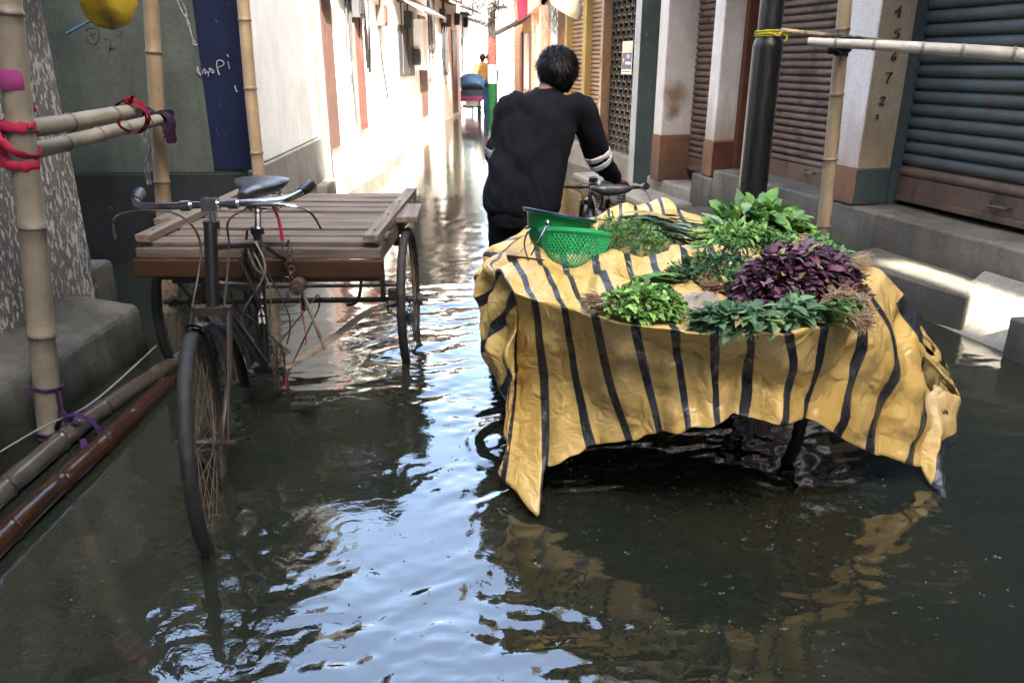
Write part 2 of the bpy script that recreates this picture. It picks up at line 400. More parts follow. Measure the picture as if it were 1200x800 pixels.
def shutter(s0, s1, z0, z1, t, pitch, mat, botmat=None, zsplit=None, bot=.2, handle=None, name='roller_shutter'):
    b = MB(); n = int((z1 - z0 - bot) / pitch)
    prof = []
    for i in range(n):
        z = z0 + bot + i * pitch
        for (fz, fy) in ((0, 0), (.1, .012), (.3, .020), (.55, .021), (.8, .012), (.92, -.004), (.97, -.012)):
            prof.append((z + fz * pitch, fy))
    cols = 9; rs = random.Random(int(s0 * 100))
    base = []
    for (z, y) in prof:
        for c in range(cols):
            s = lerp(s0, s1, c / (cols - 1)); w_ = .004 * noise.noise(Vector((s * 1.7, z * 2.1, s0 * 3)))
            base.append(fin(s, t - y + w_, z + .003 * noise.noise(Vector((s * 2, z, 4.2)))))
    fs = []; 
    for i in range(len(prof) - 1):
        for c in range(cols - 1): fs.append((i * cols + c, i * cols + c + 1, (i + 1) * cols + c + 1, (i + 1) * cols + c))
    b.add(base, fs)
    if zsplit:
        for k, f_ in enumerate(b.f):
            if b.v[f_[0]][2] < zsplit + .02 * noise.noise(Vector((b.v[f_[0]][0] * 4, 0, 0))): b.m[k] = 1
    o = b.build(name, [mat, botmat or mat], shop, auto=30)
    k = MB(); k.box(fin((s0 + s1) / 2, t, z0 + bot / 2 + .012), (s1 - s0, .02, bot - .02))
    k.box(fin((s0 + s1) / 2, t - .014, z0 + .03), (s1 - s0, .03, .035))
    for i in range(int((s1 - s0) / .09)): k.sph(fin(s0 + .05 + i * .09, t - .011, z0 + bot - .035), .006, 6, 4)
    k.build('bottom_plate', botmat or mat, o, bevel=.003)
    if handle is not None:
        h = MB(); h.tube([fin(handle - .07, t - .01, z0 + .11), fin(handle - .065, t - .04, z0 + .105), fin(handle + .065, t - .04, z0 + .105), fin(handle + .07, t - .01, z0 + .11)], .008, 6)
        h.build('handle', M_iron, o)
    return o
shutter(-3.9, -.10, .44, 2.75, .34, .081, M_blue, M_brown, .70, .17, handle=-.95)
shutter(.30, 1.90, .40, 2.75, .34, .058, M_brown, M_brown, None, .15, handle=.9)
shutter(2.12, 3.00, .26, 2.75, .32, .062, M_brown, M_brown, None, .14, handle=2.5)
shutter(5.02, 5.50, .42, 2.75, .10, .055, M_tan, M_tan, None, .08, name='roller_shutter')
shutter(5.66, 6.30, .42, 2.75, .10, .055, M_tan, M_tan, None, .08)
shutter(-8, -4.2, .44, 2.75, .34, .07, M_brown, M_brown, None, .15)
def fbox(b, s0, s1, t0, t1, z0, z1, mi=None):
    b.box(fin((s0 + s1) / 2, (t0 + t1) / 2, (z0 + z1) / 2), (s1 - s0, t1 - t0, z1 - z0), None, mi)
# pillars: white upper part, painted dado
def pillar(s0, s1, t0, t1, z0, zs, up, dado, side_up=None, side_dado=None, proud=.006):
    b = MB(); fbox(b, s0, s1, t0, t1, zs, 2.78)
    mats = [up]
    if side_up:
        mats.append(side_up)
        b.m[2 + 3] = 1; b.m[3] = 0
        for k, f_ in enumerate(b.f):
            if all(abs(b.v[i][0] - s0) < 1e-5 for i in f_): b.m[k] = 1
    o = b.build('pillar', mats, shop, smooth=False, bevel=.012)
    d = MB(); fbox(d, s0 - proud, s1 + proud, t0 - proud, t1, z0, zs)
    dm = [dado]
    if side_dado:
        dm.append(side_dado)
        for k, f_ in enumerate(d.f):
            if all(abs(d.v[i][0] - (s0 - proud)) < 1e-5 for i in f_): d.m[k] = 1
    d.build('painted_base', dm, o, smooth=False, bevel=.01)
    return o
P3 = pillar(-.07, .27, 0, .36, .42, .66, M_white, M_pbrown, M_pnum, M_pblue)
P2 = pillar(1.93, 2.11, 0, .34, .34, .66, M_white, M_pbrown, M_white, M_pred)
P1 = pillar(3.02, 3.22, -.02, .34, .15, .62, M_whitest, M_pbrown, None, None)
pillar(3.58, 3.74, -.07, .40, .0, .02, M_grey, M_grey, M_green, M_green)
# rusty side strip beside the second pillar, frames of the shutters
b = MB(); fbox(b, 1.86, 1.925, .20, .30, .40, 2.75); b.build('frame_strip', M_pred, shop, smooth=False, bevel=.005)
b = MB()
for s_ in (-.085, .285): fbox(b, s_ - .012, s_ + .012, .26, .36, .42, 2.75)
b.build('shutter_guide', M_pblue, shop, smooth=False)
for s_, w_ in ((4.93, .09), (5.58, .13), (6.36, .1)):
    b = MB(); fbox(b, s_ - w_ / 2, s_ + w_ / 2, .0, .12, .3, 2.75); b.build('door_post', M_yel if w_ > .09 else M_tan, shop, smooth=False, bevel=.008)
# grille gate; the near-black sheet behind it is painted as the room's shade
b = MB(); fbox(b, 3.75, 4.9, .40, .42, .3, 2.75); b.build('room_shade_sheet', M_dark, shop, smooth=False)
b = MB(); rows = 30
for i in range(rows + 1):
    z = .30 + i * .082
    if i % 2: segs = [(3.78 + .0 + k * .16, 3.78 + .11 + k * .16) for k in range(7)]
    else: segs = [(3.78 + .08 + k * .16, 3.78 + .19 + k * .16) for k in range(7)]
    for a, c in segs: fbox(b, a, min(c, 4.88), .10, .122, z, z + .014)
for k in range(14):
    s_ = 3.78 + k * .08
    for i in range(rows // 2): 
        z = .30 + (2 * i + k % 2) * .082; fbox(b, s_, s_ + .014, .104, .126, z, z + .125)
fbox(b, 3.75, 4.89, .09, .14, .24, .30)
b.build('grille_gate', M_iron, shop, smooth=False)
# plinth, ledges and steps
b = MB(); fbox(b, -9, 1.90, .0, .46, -.13, .415); fbox(b, 1.90, 2.3, -.01, .46, -.13, .335)
b.build('plinth', M_conc, shop, smooth=False, bevel=.018)
b = MB(); fbox(b, 2.3, 3.43, .03, .46, -.13, .16); b.build('doorstep', M_conc2, shop, smooth=False, bevel=.02)
b = MB(); fbox(b, 3.76, 7.0, .0, .46, -.13, .30); b.build('plinth', M_conc2, shop, smooth=False, bevel=.015)
b = MB(); fbox(b, 2.2, 4.6, -.45, -.012, -.13, .055); b.build('kerb_slab', M_conc2, shop, smooth=False, bevel=.02)
b = MB(); fbox(b, -.25, 1.9, -.42, -.012, -.13, .08); b.build('kerb_slab', M_conc, shop, smooth=False, bevel=.02)
def fblock(name, corners, z0, z1, mat):
    b = MB(); b.prism([(p.x, p.y, z0) for p in corners], (0, 0, z1 - z0)); o = b.build(name, mat, None, smooth=False, bevel=.014)
    o.parent = shop; o.matrix_parent_inverse = Matrix.LocRotScale(FO, Matrix.Rotation(PI / 2 + FA, 3, 'Z'), None).inverted(); return o
pA, pB = at(981, 300, z=.2), at(1136, 348, z=.2); pC, pD = fpt(-1.24, -.004, 0), fpt(-.38, -.004, 0)
fblock('step_block', [pA, pB, pC, pD], -.13, .2, M_conc)
# sloping cement ramp beside the step and the next block
e1, e2 = at(1142, 352, z=.195), at(1186, 343, z=.2)
b = MB(); q1, q2 = fpt(-1.25, -.004, 0), fpt(-1.80, -.004, 0); q3 = q2 - FN * .42; q4 = q1 - FN * .42
b.add([(q1.x, q1.y, .26), (q2.x, q2.y, .26), (q3.x, q3.y, -.06), (q4.x, q4.y, -.06), (q1.x, q1.y, -.13), (q2.x, q2.y, -.13), (q3.x, q3.y, -.13), (q4.x, q4.y, -.13)],
      [(0, 1, 2, 3), (4, 7, 6, 5), (0, 4, 5, 1), (1, 5, 6, 2), (2, 6, 7, 3), (3, 7, 4, 0)])
o = b.build('ramp', M_conc2, None, smooth=False, bevel=.01); o.parent = shop; o.matrix_parent_inverse = Matrix.LocRotScale(FO, Matrix.Rotation(PI / 2 + FA, 3, 'Z'), None).inverted()
fblock('step_block', [fpt(-1.82, -.40, 0), fpt(-2.9, -.40, 0), fpt(-2.9, -.004, 0), fpt(-1.82, -.004, 0)], -.13, .2, M_conc)
for o in [o for o in COL.objects if o.parent == shop and o.name.split('.')[0] in ('step_block', 'plinth', 'kerb_slab', 'doorstep')]: roughen(o, .11, .007)
# upper storeys
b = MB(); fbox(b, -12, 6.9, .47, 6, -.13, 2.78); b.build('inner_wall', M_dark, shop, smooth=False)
b = MB(); fbox(b, -12, 6.9, -.05, 6, 2.785, 10.2)
fbox(b, -2.4, 6.9, -.75, -.05, 3.3, 3.42); fbox(b, -2.4, 6.9, -.4, -.05, 7.3, 7.5)
b.build('upper_storeys', M_wall, shop, smooth=False)
for z in (4.2,):
    for s_ in (-8, -5.5, -3, -.5, 2, 4.5):
        b = MB(); fbox(b, s_, s_ + 1.0, -.09, -.052, z, z + 1.3); b.build('window', M_pblue, shop, smooth=False)
# numbers brushed on the cream pillar side (face s = -.07)
inkm = plain('black_paint', (.03, .022, .018), .7)
DIG = {'4': [[(.2, .5), (-.35, -.1), (.4, -.02)], [(.15, .25), (.2, -.55)]], '5': [[(.4, .5), (-.2, .42), (-.25, .05), (.2, .08), (.3, -.25), (.0, -.5), (-.3, -.4)]], '6': [[(.25, .5), (-.2, .1), (-.25, -.35), (.1, -.5), (.3, -.25), (.05, -.02), (-.2, -.15)]],
       '7': [[(-.35, .42), (.3, .48), (.1, .0), (-.05, -.55)]], '2': [[(-.3, .25), (-.05, .5), (.3, .3), (.1, -.05), (-.3, -.42)], [(-.3, -.42), (.05, -.36), (.35, -.5)]], '3': [[(-.3, .4), (.2, .42), (.0, .05), (.3, -.15), (.0, -.5), (-.3, -.42)]]}
p0 = FO + FD * -.0715
for ch, x, y, sc_ in (('3', 1054, -10, .1), ('4', 1052, 14, .105), ('5', 1050, 40, .095), ('6', 1047, 66, .09), ('7', 1040, 91, .10), ('2', 1033, 118, .085), ('3', 1027, 137, .045)):
    p = at(x, y, plane=((p0.x, p0.y), (FD.x, FD.y))); q = p - FO; b = MB(); rs = random.Random(ord(ch) + y)
    for st in DIG[ch]:
        # on the near face of the pillar: +(-t) runs to the left seen from the lane
        pts = [V(q.dot(FD) - .0065, -q.dot(FN) - u * sc_ * .62 - .006 * v_, p.z + v_ * sc_ * .62) for u, v_ in st]
        pp = cat(pts, 16); b.tube(pp, [.0085 * (1 + .35 * math.sin(k * 1.3 + rs.random() * 2)) for k in range(16)], 6, flat=.2, up0=(0, 0, 1))
    b.build('painted_number', inkm, P3)
# no-parking plate on the grille
sgn = thing('parking_sign', 'small cream and blue no parking plate fixed to the dark grille gate', 'sign', (0, 0, 0))
s_, z_ = fpx(735, 68, .06); p = fpt(s_, .06, z_); sgn.location = p; sgn.rotation_euler = (0, 0, PI / 2 + FA)
Mcream = plain('sign_cream', (.62, .56, .42), .5, var=.1, bmp=0); Mnavy = plain('sign_navy', (.06, .075, .13), .5, var=.1, bmp=0); Mred = plain('sign_red', (.35, .06, .05), .5, bmp=0); Mwht = plain('sign_white', (.75, .75, .75), .5, var=.05, bmp=0)
SW, SH = .30, .36
b = MB(); b.box((0, 0, 0), (SW, .008, SH)); b.build('sign_plate', Mcream, sgn, smooth=False, bevel=.002)
b = MB(); b.box((0, .0055, -.035), (SW * .90, .003, SH * .50)); b.build('sign_panel', Mnavy, sgn, smooth=False)
def sgtext(t, x, z, size, m, nm='lettering'):
    o = text_mesh(t, size, nm, m, sgn, .0008, .001); o.location = (x, .0085, z); o.rotation_euler = (PI / 2, 0, PI)
sgtext('NO', -.055, .012, .062, Mwht); sgtext('PARKING', -.055, -.06, .040, Mwht)
b = MB(); b.ring((.085, .0075, -.035), (0, 1, 0), .04, .006, 24, 6, flat=.3); b.bar((.06, .0075, -.012), (.11, .0075, -.058), .007, .002, (0, 1, 0)); b.build('prohibition_ring', Mred, sgn)
sgtext('P', .085, -.035, .06, Mwht); 
b = MB(); b.box((-.03, .0052, .105), (.20, .002, .085)); b.build('sign_header', plain('sign_pale', (.55, .5, .38), .5, bmp=0), sgn, smooth=False)
b = MB()
for i in range(3): b.box((.08 - i * .075, .0055, -.15), (.055, .002, .014))
b.build('sign_footer', Mnavy, sgn, smooth=False)

# ================================================================== LEFT BUILDINGS
M_lw = plaster('left_wall_grey', (.25, .24, .225), (.10, .095, .088), (.56, .56, .55), 44, .57, bstr=.6, stain=[((-2.0, 3.0, 1.72), (.05, .035, .022), .20), ((-2.0, 3.35, 1.86), (.06, .04, .028), .18), ((-2.0, 3.1, 1.05), (.03, .028, .025), .16)])
M_lp = plaster('left_plinth', (.15, .15, .138), (.045, .046, .042), (.30, .30, .28), 20, .70, bstr=1.0, low=(0, .30, (.012, .014, .010)))
lb = thing('plastered_building', 'nearest left building of peeling grey plaster on a dark cement plinth', 'building', (-2.0, 3.9, 0))
def wbuild(b, name, mat, par, **k):
    o = b.build(name, mat, None, **k); o.parent = par; o.matrix_parent_inverse = Matrix.LocRotScale(par.location, par.rotation_euler.to_matrix(), None).inverted(); return o
b = MB(); b.box((-4.0, -4.05, 4.2), (4.0, 16, 8.7)); wbuild(b, 'wall', M_lw, lb, smooth=False, bevel=.02)
b = MB(); poly = [(-2.003, -.13), (-1.605, -.13), (-1.612, .06), (-1.622, .205), (-1.632, .225), (-1.652, .236), (-1.80, .262), (-2.003, .292)]
pp_ = [V(x, 0, z) for x, z in poly[1:]]; prof = [lerp(pp_[i], pp_[i + 1], k / 6) for i in range(len(pp_) - 1) for k in range(6)] + [pp_[-1]]; ny = 240; vs = []
for k in range(ny + 1):
    y = -3 + 6.66 * k / ny
    for p in prof:
        q = V(p.x * 3, y * 3, p.z * 3); xo = -.05 - .085 * min(1.2, 3.66 - y); vs.append((p.x + xo + .016 * noise.noise(q) + .010 * noise.noise(q * 3.3) + .005 * noise.noise(q * 9), y + (.02 * noise.noise(V(p.x * 9, 0, p.z * 9)) if k == ny else 0), p.z + .010 * noise.noise(q * 2 + V(7, 7, 7)) + .005 * noise.noise(q * 8)))
n_ = len(prof)
b.add(vs, [(k * n_ + i, k * n_ + i + 1, (k + 1) * n_ + i + 1, (k + 1) * n_ + i) for k in range(ny) for i in range(n_ - 1)])
b.add([vs[ny * n_ + i] for i in range(n_)] + [(-2.01, 3.64, -.13)], [tuple(range(n_ + 1))])
wbuild(b, 'plinth', M_lp, lb)
b = MB(); b.box((-2.1, 3.99, .12), (.3, .16, .5)); wbuild(b, 'buttress', M_lp, lb, smooth=False, bevel=.03)

TIN0 = rustmetal('tin_sheet_near', (.14, .13, .125), (.10, .06, .04), .55, .5, .2)
b = MB()
for k in range(48):
    y0_ = -4 + k * .163; b.add([(-1.99, y0_, 2.62 + .02 * (k % 2)), (-1.99, y0_ + .163, 2.62 + .02 * ((k + 1) % 2)), (-1.42, y0_ + .163, 2.48 + .02 * ((k + 1) % 2)), (-1.42, y0_, 2.48 + .02 * (k % 2))], [(0, 1, 2, 3)])
o = wbuild(b, 'shade_eave', TIN0, lb, fix=False); md = o.modifiers.new('s', 'SOLIDIFY'); md.thickness = .006  # out-of-view eave added to darken the left side
M_teal = plaster('recess_green', (.062, .076, .069), (.026, .034, .032), (.12, .14, .13), 9, .74, bstr=.45)
M_bluep = plaster('blue_paint', (.0035, .0085, .036), (.002, .0045, .015), (.10, .13, .18), 40, .74, bstr=.3)
M_dado = plaster('recess_dado', (.018, .021, .024), (.006, .0075, .009), (.22, .22, .2), 14, .78, bstr=.5)
M_wblue = plaster('whitewash', (.78, .81, .83), (.56, .60, .62), (.14, .17, .19), 24, .80, bstr=.4)
M_gdado = plaster('grey_dado', (.26, .26, .255), (.12, .12, .115), (.5, .5, .5), 18, .80, bstr=.5, low=(0, .35, (.06, .058, .05)))
cb = thing('corner_building', 'left corner building with whitewashed side wall, grey dado and blue-panelled dark green recess', 'building', (-1.63, 5.45, 0))
YB = 5.45
zt = at(270, 202, Y=YB).z; bx0, bx1 = at(238, 100, Y=YB).x, at(293, 100, Y=YB).x
b = MB(); b.box((-4.12, YB + .15, 1.65 + zt / 2), (4.96, .28, 3.3 - zt)); wbuild(b, 'recess_wall', M_teal, cb, smooth=False)
b = MB(); b.box(((bx0 + bx1) / 2, YB + .02, 1.65 + zt / 2 + .015), (bx1 - bx0, .04, 3.3 - zt)); wbuild(b, 'blue_panel', M_bluep, cb, smooth=False, bevel=.004)
b = MB(); b.box((-4.12, YB + .14, zt / 2 - .07), (4.97, .33, zt + .13)); wbuild(b, 'recess_dado', M_dado, cb, smooth=False, bevel=.008)
zd = .63
b = MB(); b.box((-3.0, 6.9, 1.7 + zd / 2), (2.74, 2.6, 3.4 - zd)); wbuild(b, 'side_wall', M_wblue, cb, smooth=False, bevel=.01)
b = MB(); b.box((-3.0, 6.9, zd / 2 - .07), (2.78, 2.64, zd + .13)); wbuild(b, 'side_dado', M_gdado, cb, smooth=False, bevel=.015)
# chalk scrawl on the blue panel
char = plain('charcoal', (.02, .025, .025), .9, bmp=0)
chk = plain('chalk', (.24, .25, .28), .9, bmp=0)
b = MB()
def stroke(b, pts, Y, r=.006):
    b.tube(cat([at(x, y, Y=Y) for x, y in pts], 14), r, 5, flat=.5)
for pts in ([(234, 88), (231, 83), (232, 78), (233, 84), (235, 89)], [(237, 87), (239, 81), (241, 84), (240, 87), (244, 84), (244, 90)], [(246, 80), (250, 83), (250, 86), (246, 83), (245, 80)], [(257, 88), (254, 78), (255, 71), (261, 72), (262, 76), (256, 79)], [(267, 72), (268, 76), (269, 81)], [(266, 64), (268, 67)], [(227, 51), (229, 53), (231, 52)], [(275, 100), (276, 104), (278, 108)]):
    b = MB(); stroke(b, pts, YB - .002); wbuild(b, 'chalk_scrawl', chk, cb)
b = MB()
for pts in ([(101, 37), (103, 33), (110, 33), (116, 36), (116, 46), (110, 53), (104, 50), (101, 44)], [(122, 46), (127, 46), (130, 52), (128, 60), (132, 56), (136, 58)], [(137, 33), (142, 37), (141, 42), (136, 41)], [(104, 42), (112, 40)], [(106, 38), (109, 47)]):
    b = MB(); stroke(b, pts, YB + .008, .004); wbuild(b, 'charcoal_doodle', char, cb)
# low wall stub at the corner base
b = MB(); b.box((-1.62, 8.0, .03), (.22, .5, .34)); wbuild(b, 'corner_step', M_gdado, cb, smooth=False, bevel=.015)
# downpipe and meter box on the far corner
b = MB(); b.box((-1.60, 8.34, 1.35), (.10, .10, 2.7)); wbuild(b, 'brown_post', plain('post_brown', (.10, .06, .05), .7), cb, smooth=False)

# -------- buildings farther down the left side (sunlit)
def far_house(name, label, x, y0, y1, h, wall, depth=5, parts=()):
    t = thing(name, label, 'house', (x, y0, 0))
    b = MB(); b.box((x - depth / 2, (y0 + y1) / 2, h / 2 - .06), (depth, y1 - y0 - .03, h + .13)); wbuild(b, 'wall', wall, t, smooth=False, bevel=.01)
    for p in parts:
        nm, mat, (xo, ya, yb, za, zb, th) = p
        b = MB()
        if nm in ('awning', 'eave'):
            b.add([(x + .0, ya, zb), (x + .0, yb, zb), (x + xo, yb, za), (x + xo, ya, za), (x, ya, zb - th), (x, yb, zb - th), (x + xo, yb, za - th), (x + xo, ya, za - th)], [(0, 3, 2, 1), (4, 5, 6, 7), (0, 1, 5, 4), (1, 2, 6, 5), (2, 3, 7, 6), (3, 0, 4, 7)])
        else: b.box((x + xo / 2, (ya + yb) / 2, (za + zb) / 2), (xo, yb - ya, zb - za))
        wbuild(b, nm, mat, t, smooth=False)
    return t
W1 = plaster('far_cream', (.84, .82, .78), (.76, .73, .68), None, bstr=.2); W2 = plaster('far_white', (.82, .81, .79), (.72, .71, .68), None, bstr=.2)
W3 = plaster('far_pink', (.62, .42, .34), (.5, .33, .26), None, bstr=.2); D1 = plain('door_brown', (.075, .04, .032), .6); D2 = plain('door_red', (.12, .045, .034), .6)
TIN = rustmetal('tin_sheet', (.07, .066, .064), (.06, .04, .03), .58, .6, .0); GRYF = plain('window_grey', (.028, .028, .03), .5); ORG = plain('niche_orange', (.26, .09, .035), .7); TEAL = plain('meter_teal', (.04, .17, .19), .5)
far_house('lane_house', 'sunlit cream house past the white corner, with brown doors and a small teal box', -1.66, 8.45, 10.6, 3.3, W1, parts=(
    ('door', D1, (.03, 8.62, 9.05, .45, 2.15, 0)), ('door', D2, (.04, 9.95, 10.35, .55, 2.3, 0)), ('meter_box', TEAL, (.14, 8.5, 8.9, 2.02, 2.2, 0)), ('eave', TIN, (.45, 9.6, 10.6, 2.55, 2.75, .04)), ('plinth', M_conc2, (.22, 8.5, 10.55, -.1, .22, 0))))
far_house('lane_house', 'blank bright whitewashed house in the middle of the left row', -1.66, 10.6, 13.4, 3.7, W2, parts=(('doorstep', M_conc2, (.3, 11.0, 12.4, -.1, .16, 0)), ('window', GRYF, (.03, 11.6, 12.2, 2.3, 3.1, 0)), ('pipe', GRYF, (.06, 10.75, 10.82, .3, 3.5, 0))))
far_house('lane_house', 'white house with an orange niche, tin awning and reddish door on the left row', -1.50, 13.4, 17.2, 4.2, W2, parts=(
    ('door', D2, (.04, 13.5, 13.75, .3, 2.1, 0)), ('window', GRYF, (.03, 14.3, 15.6, 1.1, 1.95, 0)), ('awning', TIN, (.55, 14.0, 16.2, 2.15, 2.45, .04)), ('niche', ORG, (.03, 13.7, 14.8, 2.65, 3.2, 0)), ('eave', TIN, (.6, 13.5, 16.6, 3.3, 3.6, .05)), ('shop_front', D1, (.03, 16.2, 16.9, .3, 2.2, 0)), ('curtain', W2, (.2, 15.7, 16.1, 1.2, 2.1, 0))))
far_house('lane_house', 'far pale house with tall grey shutters and a jutting tin awning', -1.10, 17.2, 22, 5.2, W2, parts=(
    ('shutter', GRYF, (.04, 17.6, 18.3, 1.6, 3.0, 0)), ('awning', TIN, (.7, 18.8, 21.5, 2.5, 2.75, .05)), ('window', GRYF, (.03, 19.2, 20.0, 1.1, 2.2, 0)), ('door', D1, (.03, 20.6, 21.3, .1, 2.1, 0)), ('balcony', GRYF, (.5, 17.6, 20.2, 3.8, 4.5, 0))))
far_house('lane_house', 'last pale house on the left before the far crossing', -.62, 22, 32, 6.5, W2, parts=(('shutter', GRYF, (.03, 22.5, 23.5, 1.0, 2.2, 0)), ('awning', TIN, (.8, 24, 28, 2.4, 2.7, .05)), ('window', GRYF, (.03, 24.5, 25.5, .9, 2.0, 0)), ('balcony', GRYF, (.5, 23, 29, 3.9, 4.6, 0))))

rs = random.Random(33)
for hname, x, y0, y1 in (('lane_house', -1.66, 8.6, 10.5), ('lane_house.001', -1.66, 10.8, 13.3), ('lane_house.002', -1.50, 13.5, 17), ('lane_house.003', -1.10, 17.3, 21.8), ('lane_house.004', -.62, 22.2, 31)):
    par = bpy.data.objects[hname]
    for k in range(4):
        y = rs.uniform(y0, y1); b = MB(); b.tube(cat([(x + .03, y, 3.6), (x + .05, y + rs.uniform(-.1, .1), 2.6), (x + .04, y + rs.uniform(-.2, .2), 1.6), (x + .03, y + rs.uniform(-.2, .2), rs.uniform(.6, 1.3))], 12), .014, 5); wbuild(b, 'service_wire', GRYF, par)
    for k in range(3):
        y, z = rs.uniform(y0, y1 - .4), rs.uniform(1.2, 2.6); b = MB(); b.box((x + .07, y, z), (.12, .22, .28)); b.box((x + .135, y, z), (.01, .16, .2)); wbuild(b, 'meter_box', GRYF if k else D1, par, smooth=False, bevel=.01)
    b = MB()
    for k in range(9): b.box((x + .28, lerp(y0, y1, .15) + k * (y1 - y0) * .07, 2.95), (.02, .02, .5))
    b.box((x + .28, lerp(y0, y1, .43), 3.2), (.03, (y1 - y0) * .58, .03)); b.box((x + .14, lerp(y0, y1, .43), 2.68), (.3, (y1 - y0) * .6, .05)); wbuild(b, 'balcony_rail', GRYF, par, smooth=False)
for nm, ang in (('lane_house', 6), ('lane_house.001', 6), ('lane_house.002', 7), ('lane_house.003', 7.5), ('lane_house.004', 3)): bpy.data.objects[nm].rotation_euler.z = -R(ang)
# -------- far right: orange house beyond the shops
OR1 = plaster('far_orange', (.62, .34, .19), (.5, .26, .14), None, bstr=.2); OR2 = plain('orange_trim', (.66, .42, .28), .7)
oh = thing('orange_house', 'peach orange house beyond the shutters, with a projecting red sheet and tin eaves', 'house', (1.05, 12.3, 0))
xr = 1.06
b = MB(); b.box((xr + 3, 18.2, 2.6), (6, 11.6, 5.4)); wbuild(b, 'wall', OR1, oh, smooth=False)
for (ya, yb, za, zb, xo, m_, nm) in ((12.5, 12.9, .3, 3.2, .10, OR2, 'pilaster'), (14.6, 14.9, .3, 3.2, .08, OR2, 'pilaster'), (12.5, 15.2, 2.15, 2.4, .14, OR2, 'cornice'), (13.1, 14.4, .35, 1.95, .03, W1, 'door'), (13.45, 13.6, .35, 1.95, .05, OR2, 'door_rail'), (15.4, 16.2, .35, 1.9, .05, D2, 'door'), (17, 18, .8, 1.9, .04, W1, 'window'), (19, 20, .4, 2.0, .04, D2, 'door')):
    b = MB(); b.box((xr - xo / 2, (ya + yb) / 2, (za + zb) / 2), (xo, yb - ya, zb - za)); wbuild(b, nm, m_, oh, smooth=False)
b = MB(); b.add([(xr, 16.2, 2.25), (xr, 19.5, 2.25), (xr - .75, 19.5, 1.9), (xr - .75, 16.2, 1.9), (xr, 16.2, 2.2), (xr, 19.5, 2.2), (xr - .75, 19.5, 1.85), (xr - .75, 16.2, 1.85)], [(0, 3, 2, 1), (4, 5, 6, 7), (0, 1, 5, 4), (1, 2, 6, 5), (2, 3, 7, 6), (3, 0, 4, 7)]); wbuild(b, 'eave', TIN, oh, smooth=False)
REDC = clothmat('red_sheet', (.42, .03, .06), .7)
b = MB(); b.add([(xr - .12, 15.3, 2.7), (xr - .36, 15.35, 2.75), (xr - .30, 15.4, 2.05), (xr - .1, 15.35, 2.2), (xr - .12, 15.33, 2.7), (xr - .36, 15.38, 2.75), (xr - .30, 15.43, 2.05), (xr - .1, 15.38, 2.2)], [(0, 1, 2, 3), (7, 6, 5, 4), (0, 4, 5, 1), (1, 5, 6, 2), (2, 6, 7, 3), (3, 7, 4, 0)]); wbuild(b, 'red_sheet', REDC, oh, smooth=False)
# grey niche bay between the orange house and the shops
b = MB(); b.box((1.14, 12.28, 1.4), (.10, .05, 2.9)); wbuild(b, 'bay_edge', W2, oh, smooth=False)
b = MB(); b.box((xr - .06, 12.45, 2.5), (.16, .5, .3)); wbuild(b, 'bay_lintel', M_grey, oh, smooth=False)

# -------- the end of the lane
E1 = plaster('end_pale', (.66, .70, .74), (.5, .55, .6), None, bstr=.2); E2 = plain('end_window', (.02, .024, .03), .4)
eh = thing('end_building', 'pale bluish building closing the far end of the lane, with dark windows', 'building', (0, 46, 0))
b = MB(); b.box((2, 49, 1.9), (26, 6, 4.1)); wbuild(b, 'wall', E1, eh, smooth=False)
for x0, x1, z0, z1 in ((-2.1, -1.3, 1.3, 2.6), (-1.1, -.3, 1.3, 2.6), (.9, 2.1, 1.5, 2.8), (2.6, 3.4, 1.2, 2.6)):
    f = MB(); f.box(((x0 + x1) / 2, 45.96, (z0 + z1) / 2), (x1 - x0, .1, z1 - z0)); fo = wbuild(f, 'window', E2, eh, smooth=False)
    g = MB()
    for i in range(6): g.box(((x0 + x1) / 2, 45.89, z0 + (z1 - z0) * (i + .5) / 6), (x1 - x0, .03, .06))
    g2 = wbuild(g, 'louvre', E1, eh, smooth=False)
cw = thing('mural_wall', 'low boundary wall with red and green painted zigzag motifs near the far end', 'wall', (1.0, 36, 0))
b = MB(); b.box((2.1, 36, .6), (3.0, .2, 1.5)); wbuild(b, 'wall', W2, cw, smooth=False)
b = MB()
for i in range(7): b.bar((.75 + i * .4, 35.89, .35), (.95 + i * .4, 35.89, 1.1), .1, .02, (0, 1, 0)); b.bar((.95 + i * .4, 35.885, 1.1), (1.15 + i * .4, 35.885, .35), .1, .02, (0, 1, 0), mi=1)
wbuild(b, 'zigzag_motif', [plain('motif_red', (.16, .03, .02), .7), plain('motif_green', (.03, .09, .045), .7)], cw, smooth=False)

# -------- unseen block added behind camera to shade the lane; slot passes one beam
bb = thing('shade_block', 'unseen tall block added behind the viewpoint to shade the near lane', 'building', (0, -7, 0))
b = MB(); SLOT = [4.88, 5.65, 8.5, 10.05]
x0, x1, z0, z1 = SLOT; H_ = 12.9
for (xa, xb, za, zb) in ((-12, x0, 0, H_), (-1.7, 1.60, H_ + .002, 19.5), (x1, 12, 0, H_), (x0, x1, 0, z0), (x0, x1, z1, H_)):  # raised middle part added to keep sun off the left walls
    b.box(((xa + xb) / 2, -7.1, (za + zb) / 2), (xb - xa - .002, .22, zb - za))
wbuild(b, 'wall', W2, bb, smooth=False)
